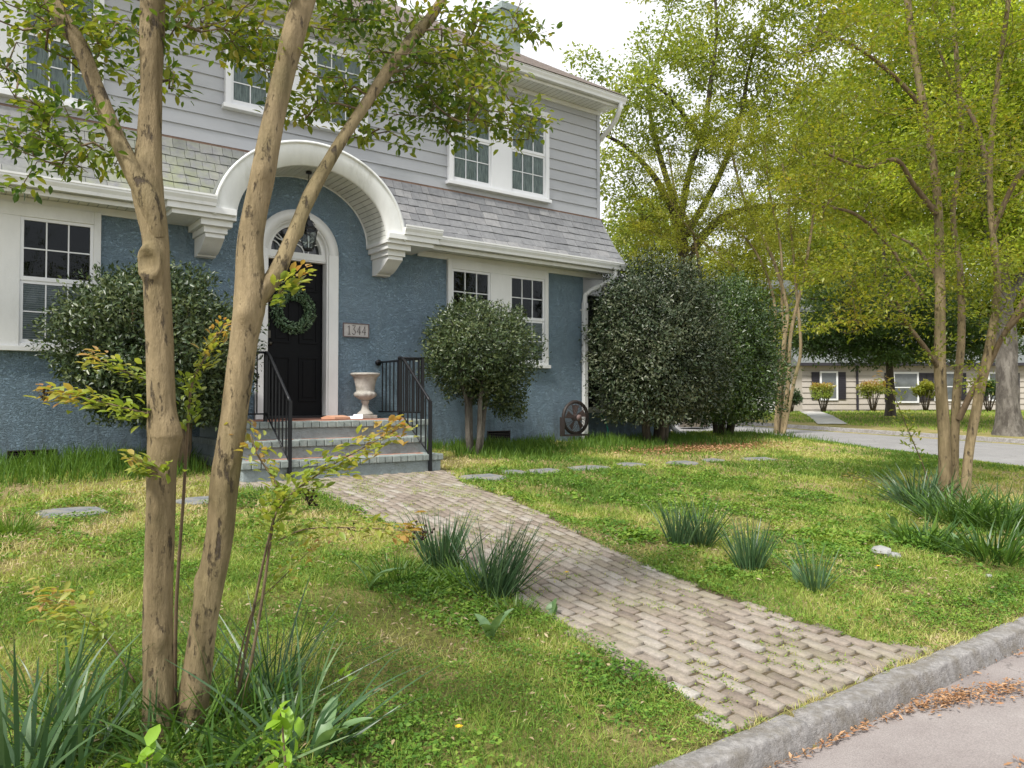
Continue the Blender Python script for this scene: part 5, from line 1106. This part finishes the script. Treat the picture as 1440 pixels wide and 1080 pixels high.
clump('daffodil_clump', 'smallest daffodil clump of the right lawn, nearest the kerb', 'plant', 1146, 832, 57, .34, .010, .05, M['daff'], .45, .1, g)
clump('bent_stem', 'lone bent flower stem leaning right from the smallest daffodil clump', 'plant', 1158, 826, 3, .42, .006, .01, M['liriope'], 1.2, .1)
g = 'strap-leaved plants under the trees'
for i, (px, py, n, h, rad, ln, mat, lab) in enumerate([(1290, 712, 170, .50, .20, .7, 'daff', 'blue green strap leaves left of the right tree stems'), (1340, 735, 280, .48, .28, 1.0, 'liriope', 'lush arching strap leaves right at the foot of the right tree'), (1400, 745, 260, .50, .28, 1.0, 'liriope', 'arching strap leaves at the right picture edge under the right tree'), (1320, 700, 60, .45, .12, .6, 'daff', 'upright leaves behind the right tree stems'), (1300, 765, 150, .30, .26, 1.1, 'liriope', 'low leafy tuft in front of the strap leaves, near the pale rocks'), (1390, 785, 200, .36, .3, 1.1, 'liriope', 'low leafy tuft nearest the kerb in the right tree bed'), (1440, 735, 110, .45, .22, 1., 'liriope', 'arching leaves cut by the right picture edge')]):
    clump('strap_leaf_plant', lab, 'plant', px, py, n, h, .016, rad, M[mat], ln, .45, g)
for i, (px, py, n, h, rad, ln, mat, lab, w) in enumerate([(20, 1105, 60, .50, .13, .7, 'daff', 'thick bluish strap leaves in the bottom left corner', .017), (90, 1090, 46, .48, .12, .8, 'daff', 'bluish strap leaves just right of the bottom left corner', .017), (150, 1040, 70, .34, .14, .9, 'liriope', 'narrow green leaves left of the thick left trunk', .010), (250, 1040, 110, .38, .16, 1.0, 'liriope', 'grassy tuft hugging the feet of the two trunks', .010),
        (330, 1010, 100, .46, .14, .9, 'liriope', 'grassy tuft right of the leaning trunk', .009), (385, 985, 70, .55, .10, .8, 'daff', 'dark long leaves fanning right of the leaning trunk', .008), (420, 1060, 60, .46, .12, .8, 'daff', 'bluish strap leaves by the lime green seedling', .016), (60, 990, 40, .36, .12, .7, 'liriope', 'loose grassy tuft at the left edge', .008), (300, 1100, 40, .35, .14, 1.0, 'liriope', 'broad arching blades at the bottom edge under the trunks', .018), (215, 1075, 90, .26, .16, 1.1, 'liriope', 'short grassy tuft in front of the left trunk foot', .008), (110, 1040, 80, .30, .18, 1.0, 'liriope', 'green tuft between the corner leaves and the left trunk', .009), (370, 1050, 90, .30, .16, 1.0, 'liriope', 'green tuft behind the lime seedling', .009)]):
    clump('strap_leaf_plant', lab, 'plant', px, py, int(n*.75), h, w, rad, M[mat], ln, .5 if mat == 'liriope' else .25, g)
clump('grass_tussock', 'bright green grass tussock at the left edge of the lawn', 'plant', 15, 750, 260, .20, .006, .14, M['tallgrass'], .8, .4, tone=.3)
clump('lily_seedling', 'spiky light green seedlings left of the daffodil pair', 'plant', 575, 850, 70, .13, .010, .16, M['liriope'], .9, .4, tone=.4)
clump('lily_seedling', 'low spiky light green seedlings in front of the fanned daffodils', 'plant', 600, 832, 60, .13, .010, .12, M['liriope'], .9, .4, tone=.4)
clump('lily_seedling', 'feathery green seedlings filling the gap between the two daffodil clumps of the bed', 'plant', 655, 822, 110, .20, .009, .16, M['liriope'], .9, .3, tone=.35)
clump('lily_seedling', 'mound of narrow green leaves left behind the left daffodil clump', 'plant', 560, 815, 120, .20, .009, .18, M['liriope'], .9, .35, tone=.25)
clump('lily_seedling', 'loose narrow leaves at the right foot of the fanned daffodils', 'plant', 725, 862, 60, .15, .008, .12, M['liriope'], .9, .35, tone=.3)
# broad tulip leaves
def tulip(px, py, label, az, h=.2, n=3, w=.055, spread=1.):
    b = base_at(px, py); m = MB()
    for k in range(n):
        a = az[k]; hh = h*random.uniform(.8, 1.1); pts = []; N_ = 9
        ln_ = random.uniform(.3, .9)*spread
        for q in range(N_+1):
            u = q/N_; r = hh*(.15*u+ln_*.8*u**1.8); z = hh*(u*1.0-.5*ln_*u**2.4); wd = w*(math.sin(math.pi*min(1, u*.93+.07))**.7)*.5
            c, s_ = math.cos(a), math.sin(a); pts.append([(r*c-wd*s_, r*s_+wd*c, z+.012), (r*c, r*s_, z), (r*c+wd*s_, r*s_-wd*c, z+.012)])
        m.add([p for row in pts for p in row], [(3*q+i, 3*q+i+1, 3*q+i+4, 3*q+i+3) for q in range(N_) for i in (0, 1)], True)
    o = m.build('tulip_leaves', M['tulip'], attrs={'rnd': [random.random() for _ in m.v]}); o.location = b; tag(o, label, 'plant', 'broad tulip leaves in the grass')
tulip(690, 905, 'broad pale tulip leaves in front of the fanned daffodils', [.5, 2.2, -1.9, -.9], .22, 4, .06)
tulip(520, 832, 'arching pale tulip leaf at the far left of the daffodil bed', [3.3, -.4, .6], .24, 3, .05, 1.3)
tulip(1120, 822, 'single upright tulip leaf beside the smallest daffodil clump', [1.6, 2.4], .16, 2, .05, .3)
tulip(1352, 778, 'broad pale leaves in front of the right tree stems', [.2, 1.9, 3.6, 5.], .2, 4, .06, 1.1)
tulip(1258, 745, 'broad pale leaves at the left end of the right tree bed', [2.6, 4.], .2, 2, .07, .8)
tulip(775, 868, 'pale rounded tulip leaf at the very edge of the walk', [.3, 1.2], .1, 2, .07, .6)
tulip(448, 1072, 'large drooping tulip leaves at the bottom edge right of the trunks', [.2, -.8, 1.3], .26, 3, .07, 1.2)
# lime seedling with big leaves at the bottom
def leafy_shoot(name, label, pts, rad, nl, L, mat, cat='shoot', asp=.45, group=None, start=.3, tipc=None, bk=None, droop=0, pair=.02):
    nl = int(nl*1.7) if name == 'basal_shoot' else nl; L = L*1.25 if name == 'basal_shoot' else L
    pts = [np.array(p) for p in pts]; b = pts[0].copy(); t = thing(name, label, cat, tuple(b), 0, group)
    T = Tree(); T.limb([p-b for p in pts], rad, step=.02); P, r = T.limbs[0]; m = MB(); m.tube([tuple(p) for p in P[::2]], list(r[::2]), 6); m.build('stem', bk or M['branchbark'], t)
    n = len(P); u = start+(1-start)*rng.random(nl); i = (u*(n-1)).astype(int); q = P[i]; td = unit(np.gradient(P, axis=0))[i]
    side = unit(np.cross(td, np.array([0, 0, 1.])))*np.where(rng.random(nl) < .5, 1, -1)[:, None]
    sp = .35*L*3*rng.random(nl)*(1.2-u); Pl = q+side*sp[:, None]+rng.normal(0, pair, (nl, 3))
    D = side+td*.8+rng.normal(0, .35, (nl, 3))-np.array([0, 0, droop]); N = np.array([0, 0, 1.])+rng.normal(0, .35, (nl, 3)); ln = L*rng.uniform(.6, 1.15, nl)
    leaves('leaves', Pl, D, N, ln, ln*asp, mat, t, rnd=rng.random(nl)*.45+.55*((u-start)/(1-start))**2*.9, hi=True); return t
g = 'young basal shoots of the front crape myrtle'
leafy_shoot('basal_shoot', 'long shoot arching right across the steps with yellow green leaves', P3([(330, 1000, .15), (352, 880, .1), (375, 770, .0), (395, 710, -.05), (450, 665, -.1), (510, 630, -.1), (570, 598, -.1)], 2.95), [.007, .006, .005, .004, .003, .0025, .0015], 190, .042, M['lf_shoot'], group=g, start=.55, pair=.03)
leafy_shoot('basal_shoot', 'short leafy shoot between the leaning trunk and the steps', P3([(340, 1000, .1), (366, 860, .05), (383, 740, 0), (392, 690, 0), (362, 640, 0), (352, 610, 0)], 2.95), [.007, .006, .005, .004, .003, .002], 80, .04, M['lf_shoot'], group=g, start=.62, pair=.03)
leafy_shoot('basal_shoot', 'low shoot crossing the walk below the steps, tipped with dark seeds', P3([(392, 760, 0), (425, 745, -.05), (480, 742, -.1), (540, 744, -.15), (585, 748, -.2)], 2.95), [.003, .003, .0025, .002, .0015], 110, .036, M['lf_shoot'], group=g, start=.1)
leafy_shoot('basal_shoot', 'leaf spray in front of the left round shrub reaching to the left trunk', P3([(222, 585, .05), (180, 575, .0), (130, 562, -.03), (90, 556, -.05), (58, 551, -.08)], 2.9), [.004, .0035, .003, .002, .0015], 95, .042, M['lf_shoot'], group=g, start=.05)
leafy_shoot('basal_shoot', 'upper leaf spray in front of the left round shrub', P3([(222, 540, .1), (190, 528, .08), (150, 512, .05), (118, 498, .04)], 2.95), [.003, .003, .002, .0015], 60, .038, M['lf_shoot'], group=g, start=.1)
leafy_shoot('basal_shoot', 'small orange tinged leaf spray low on the left trunk', P3([(226, 668, .0), (205, 655, -.05), (178, 645, -.08)], 2.88), [.003, .002, .0015], 34, .045, M['lf_shoot'], group=g, start=.1)
leafy_shoot('basal_shoot', 'thin dark upright shoot between the two trunks with leaves at its top', P3([(246, 1000, .1), (248, 850, .1), (258, 700, .1), (264, 600, .1), (270, 540, .1), (290, 500, .1), (318, 455, .1)], 2.95), [.008, .007, .006, .006, .005, .003, .002], 110, .034, M['lf_shoot'], group=g, start=.72)
leafy_shoot('basal_shoot', 'leaf tuft over the wreath where the leaning trunk forks', P3([(375, 425, .0), (395, 410, .02), (415, 395, .03), (430, 384, .04)], 2.95), [.004, .003, .002, .0015], 44, .045, M['lf_shoot'], group=g, start=.1)
leafy_shoot('basal_shoot', 'pale leafy shoot in the grass left of the trunks', P3([(190, 960, .1), (150, 900, .1), (110, 860, .15), (60, 840, .2)], 2.9), [.004, .003, .002, .0015], 110, .045, M['lf_shoot'], group=g, start=.3, pair=.04)
leafy_shoot('basal_shoot', 'faint leafy shoot right of the leaning trunk at knee height', P3([(330, 960, .1), (355, 860, .15), (400, 810, .2), (450, 760, .2)], 3.0), [.004, .003, .002, .0015], 80, .034, M['lf_shoot'], group=g, start=.3, pair=.03)
leafy_shoot('lime_seedling', 'lime green seedling with large pointed leaves at the bottom edge', P3([(405, 1120, 0), (400, 1060, 0), (396, 1010, 0), (392, 995, 0)], 2.45), [.005, .004, .003, .002], 30, .075, M['lf_lime'], 'plant', .5, start=.15)
leafy_shoot('lime_seedling', 'small lime green leaves low in the lawn right of the trunks', P3([(470, 990, 0), (480, 960, 0), (490, 945, 0)], 3.3), [.003, .002, .0015], 12, .05, M['lf_lime'], 'plant', .7, start=.15)
leafy_shoot('oak_seedling', 'yellow green lobed seedling leaves at the foot of the left trunk', P3([(205, 1110, 0), (206, 1080, 0), (208, 1055, 0)], 2.5), [.003, .002, .0015], 12, .075, M['lf_lime'], 'plant', .6, start=.6)
g2 = 'young basal shoots of the right crape myrtle'
leafy_shoot('basal_shoot', 'bare thin shoot with pale leaf tips left of the right tree', P3([(1312, 705, 0), (1300, 660, 0), (1275, 600, -.1), (1250, 540, -.2), (1238, 530, -.3)], YR), [.008, .007, .006, .004, .003], 90, .055, M['lf_shoot'], group=g2, start=.3, pair=.05)
leafy_shoot('basal_shoot', 'low shoot leaning left out of the right tree bed', P3([(1285, 720, -.3), (1260, 700, -.4), (1225, 680, -.5), (1195, 668, -.6)], YR), [.006, .005, .004, .002], 30, .05, M['lf_shoot'], group=g2, start=.5, pair=.03)
# seed heads
for (x, y, Y, n, lab) in ((497, 744, 2.9, 5, 'small cluster of dark seed capsules on the low shoot'), (594, 748, 2.75, 14, 'dark seed head at the tip of the low shoot over the walk'), (435, 700, 2.9, 22, 'dry brown seed head right of the leaning trunk'), (62, 553, 2.82, 8, 'brown seed tip at the end of the left leaf spray')):
    m = MB(); c = pt(x, y, Y)
    for q in range(n):
        a = random.uniform(0, 6.28); r = random.uniform(.0, .045); px_, pz_ = r*math.cos(a), r*math.sin(a); py_ = random.uniform(-.02, .02)
        m.tube([(px_, py_, pz_-.004), (px_, py_, pz_), (px_, py_, pz_+.005)], [.003, .0055, .002], 6); m.tube([(0, 0, -.03), (px_, py_, pz_)], .0008, 4)
    o = m.build('seed_head', M['seed']); o.location = c; tag(o, lab, 'seed head')
# white rocks, dandelions
for (x, y, sz, lab) in ((1238, 780, .085, 'larger pale rock at the left end of the right tree bed'), (1258, 784, .05, 'smaller pale rock beside the larger one'), (1391, 812, .03, 'small white pebble in the grass below the right tree bed')):
    bm = bmesh.new(); bmesh.ops.create_icosphere(bm, subdivisions=2, radius=sz)
    for v in bm.verts: v.co *= 1+random.uniform(-.18, .18); v.co.z *= .6
    me = bpy.data.meshes.new('rock'); bm.to_mesh(me); bm.free(); me.materials.append(M['rock']); o = bpy.data.objects.new('rock', me); link(o); p = base_at(x, y); o.location = (p[0], p[1], p[2]+sz*.3); tag(o, lab, 'rock')
for (x, y, lab) in ((1235, 808, 'yellow dandelion right of the smallest daffodil clump'), (755, 812, 'yellow dandelion at the left edge of the walk, farther one'), (797, 818, 'yellow dandelion on the left part of the walk, nearer one'), (645, 1045, 'yellow dandelion in the near lawn')):
    p = base_at(x, y); t = thing('dandelion', lab, 'flower', tuple(p), 0, 'yellow dandelions'); m = MB(); m.tube([(0, 0, -.01), (0, 0, .06)], .0015, 5); m.build('stem', M['tallgrass'], t)
    m = MB()
    for q in range(22): a = q*2.4; r = .016*(.4+.6*q/22); m.add([(0, 0, .06), (r*math.cos(a-.2), r*math.sin(a-.2), .068), (r*1.15*math.cos(a), r*1.15*math.sin(a), .066), (r*math.cos(a+.2), r*math.sin(a+.2), .068)], [(0, 1, 2, 3)])
    m.build('petals', M['yellow'], t)
# ================================================================== ACROSS THE STREET
YH = 45.
hx0, hx1 = pt(1128, 560, YH)[0], pt(1440, 560, YH)[0]+2.5
zb = pt(1200, 581, YH)[2]; ztop = pt(1200, 514, YH)[2]
nh = thing('neighbour_house', 'low cream house with dark shutters across the side street', 'house', (hx0, YH, zb))
Wd = hx1-hx0; H = ztop-zb; m = MB(); z = -.8; ex = .33
while z < H: m.prism([(.03, z+.02), (-.055, z+.02), (-.012, min(z+ex, H)), (.03, min(z+ex, H))], 0, Wd); z += ex
m.box(0, Wd, .03, 8, -.8, H); m.build('wall', M['n_siding'], nh)
m = MB(); m.prism([(-.5, H-.02), (-.5, H+.12), (4, H+2.1), (8.5, H+.1), (8.5, H-.02)], -.4, Wd+.4); m.build('roof', M['n_roof'], nh)
m = MB(); m.box(-.42, Wd+.42, -.54, -.505, H-.03, H+.14); m.build('gutter', M['shutter'], nh)
def nwin(xc, w, z0, z1, shut=True):
    m = MB(); m.box(xc-w/2-.1, xc+w/2+.1, -.12, -.03, z0-.1, z0); m.box(xc-w/2-.1, xc+w/2+.1, -.12, -.03, z1, z1+.1); m.box(xc-w/2-.1, xc-w/2, -.12, -.03, z0, z1); m.box(xc+w/2, xc+w/2+.1, -.12, -.03, z0, z1); m.box(xc-w/2, xc+w/2, -.10, -.03, (z0+z1)/2-.03, (z0+z1)/2+.03); f = m.build('window', M['white_clean'], nh)
    m = MB(); m.box(xc-w/2, xc+w/2, -.085, -.028, z0, z1); m.build('pane', plain('pane_grey', lin(.10, .11, .11), .15, .3, 2, .6), f)
    if shut:
        for sg in (-1, 1):
            m = MB(); xs = xc+sg*(w/2+.35); m.box(xs-.22, xs+.22, -.085, -.03, z0-.05, z1+.05)
            for q in range(14): zz = z0+(z1-z0)*q/14; m.box(xs-.18, xs+.18, -.10, -.085, zz, zz+.04)
            m.build('shutter', M['shutter'], nh)
kx = lambda px: pt(px, 560, YH)[0]-hx0
nwin(kx(1165), .85, .85, 2.35); nwin(kx(1273), 1.3, .7, 2.3); nwin(kx(1330), 1.2, .8, 2.3); nwin(kx(1405), 1.2, .8, 2.3)
m = MB(); m.box(kx(1205)-.06, kx(1205)+.06, -.10, -.03, -.4, H); m.build('downspout', M['shutter'], nh)
wx0 = pt(1060, 560, 49)[0]; wh = thing('white_house', 'white two storey house front glimpsed behind the crape myrtle', 'house', (wx0, 49, 1.0)); Ww = pt(1135, 560, 49)[0]-wx0
m = MB(); z = -.5
while z < 6.2: m.prism([(.03, z), (-.025, z), (0, z+.22), (.03, z+.22)], 0, Ww); z += .22
m.box(0, Ww, .03, 8, -.6, 6.3); m.build('wall', M['white_clean'], wh)
m = MB(); m.prism([(-.4, 6.2), (-.4, 6.4), (4, 8.9), (8.4, 6.4), (8.4, 6.2)], -.4, Ww+.4); m.build('roof', M['n_roof'], wh)
for zc in (1.3, 4.2):
    for xc in (.9, 2.4):
        m = MB(); m.box(xc-.45, xc+.45, -.06, -.02, zc-.75, zc+.75); m.build('window', M['curtain'], wh)
for i, (px, py, col, lab) in enumerate([(1158, 575, 'lf_shoot', 'nandina with reddish tips under the left window of the cream house'), (1228, 578, 'lf_shoot', 'nandina with orange tips left of the dark tree trunk'), (1302, 582, 'lf_mid', 'leggy shrub under the middle window of the cream house'), (1390, 583, 'lf_dark', 'dark leggy shrub near the old street tree'), (1112, 577, 'lf_hedge', 'green bush at the left end of the cream house')]):
    Y = 43.5; p = pt(px, py, Y); s_, d_ = SD(p[0], p[1]); b = np.array([p[0], Y, float(gz(s_, d_))]); t = thing('foundation_shrub', lab, 'shrub', tuple(b), 0, 'shrubs in front of the cream house'); m = MB()
    for q in range(12):
        a = 2*math.pi*q/12; r = random.uniform(.3, .6); m.tube([(.06*math.cos(a), .06*math.sin(a), -.1), (r*.5*math.cos(a), r*.5*math.sin(a), .6), (r*math.cos(a), r*math.sin(a), 1.2)], [.03, .022, .012], 5)
    m.build('stems', M['darkbark'], t); n_ = 2200; q = np.concatenate([blob((random.uniform(-.45, .45), random.uniform(-.3, .3), (1.3 if i < 4 else .8)+random.uniform(-.35, .3)), (random.uniform(.25, .5), .35, random.uniform(.15, .35 if i < 4 else .5)), 220) for _ in range(10)])
    leaves('foliage', q, rng.normal(0, 1, (n_, 3)), rng.normal(0, .5, (n_, 3))+np.array([0, 0, 1.]), .13, .06, M[col], t, rnd=rng.random(n_)*.4+np.clip((q[:, 2]-1.1)*1.0, 0, .6))
# concrete walk across the street
pa = [base_at(x, y) for x, y in ((1120, 577), (1150, 578), (1192, 597), (1150, 597))]
m = MB(); N_ = 12
for q in range(N_+1):
    u = q/N_
    for (a, b_) in ((pa[0], pa[3]), (pa[1], pa[2])):
        p = a*(1-u)+b_*u; s_, d_ = SD(p[0], p[1]); m.v.append((p[0], p[1], float(gz(s_, d_))+.03))
m.f = [(2*q, 2*q+1, 2*q+3, 2*q+2) for q in range(N_)]; m.sm = [False]*N_
o = m.build('far_path', M['concrete']); o['kind'] = 'structure'
# ================================================================== CAMERA, LIGHT, WORLD
cam = bpy.data.cameras.new('camera'); co = bpy.data.objects.new('camera', cam); C.objects.link(co)
cam.sensor_width = 36; cam.lens = 36*F/1440; cam.clip_end = 2000; cam.clip_start = .05
co.location = (0, 0, CZ); co.rotation_euler = (math.pi/2+PT, 0, 0); bpy.context.scene.camera = co
SE, SA = R(52), R(215)     # sun elevation; azimuth measured from +Y clockwise
sun = bpy.data.lights.new('sun', 'SUN'); sun.energy = 3.1; sun.angle = R(10); sun.color = (1, .96, .90)
so = bpy.data.objects.new('sun', sun); C.objects.link(so)
dv = Vector((math.sin(SA)*math.cos(SE), math.cos(SA)*math.cos(SE), math.sin(SE))); so.rotation_euler = dv.to_track_quat('Z', 'Y').to_euler(); so.location = (0, -5, 30)
w = bpy.data.worlds.new('World'); bpy.context.scene.world = w; w.use_nodes = True; nt = w.node_tree; nt.nodes.clear()
sk = nt.nodes.new('ShaderNodeTexSky'); sk.sky_type = 'NISHITA'; sk.sun_disc = False; sk.sun_elevation = SE; sk.sun_rotation = SA
tc = nt.nodes.new('ShaderNodeTexCoord'); n = nt.nodes.new('ShaderNodeTexNoise'); n.inputs['Scale'].default_value = 1.6; n.inputs['Detail'].default_value = 6
nt.links.new(tc.outputs['Generated'], n.inputs['Vector'])
cl = ramp(nt, [(.3, (8.2, 8.5, 9.2, 1)), (.7, (10.0, 10.1, 10.3, 1))]); nt.links.new(n.outputs[0], cl.inputs[0])
mx = mixc(nt, .88, sk.outputs[0], cl.outputs[0])
bg = nt.nodes.new('ShaderNodeBackground'); bg.inputs['Strength'].default_value = .082; nt.links.new(mx, bg.inputs['Color'])
wo = nt.nodes.new('ShaderNodeOutputWorld'); nt.links.new(bg.outputs[0], wo.inputs['Surface'])
vs = bpy.context.scene.view_settings; vs.view_transform = 'Standard'; vs.look = 'None'; vs.exposure = .82; vs.gamma = 1; vs.use_curve_mapping = False
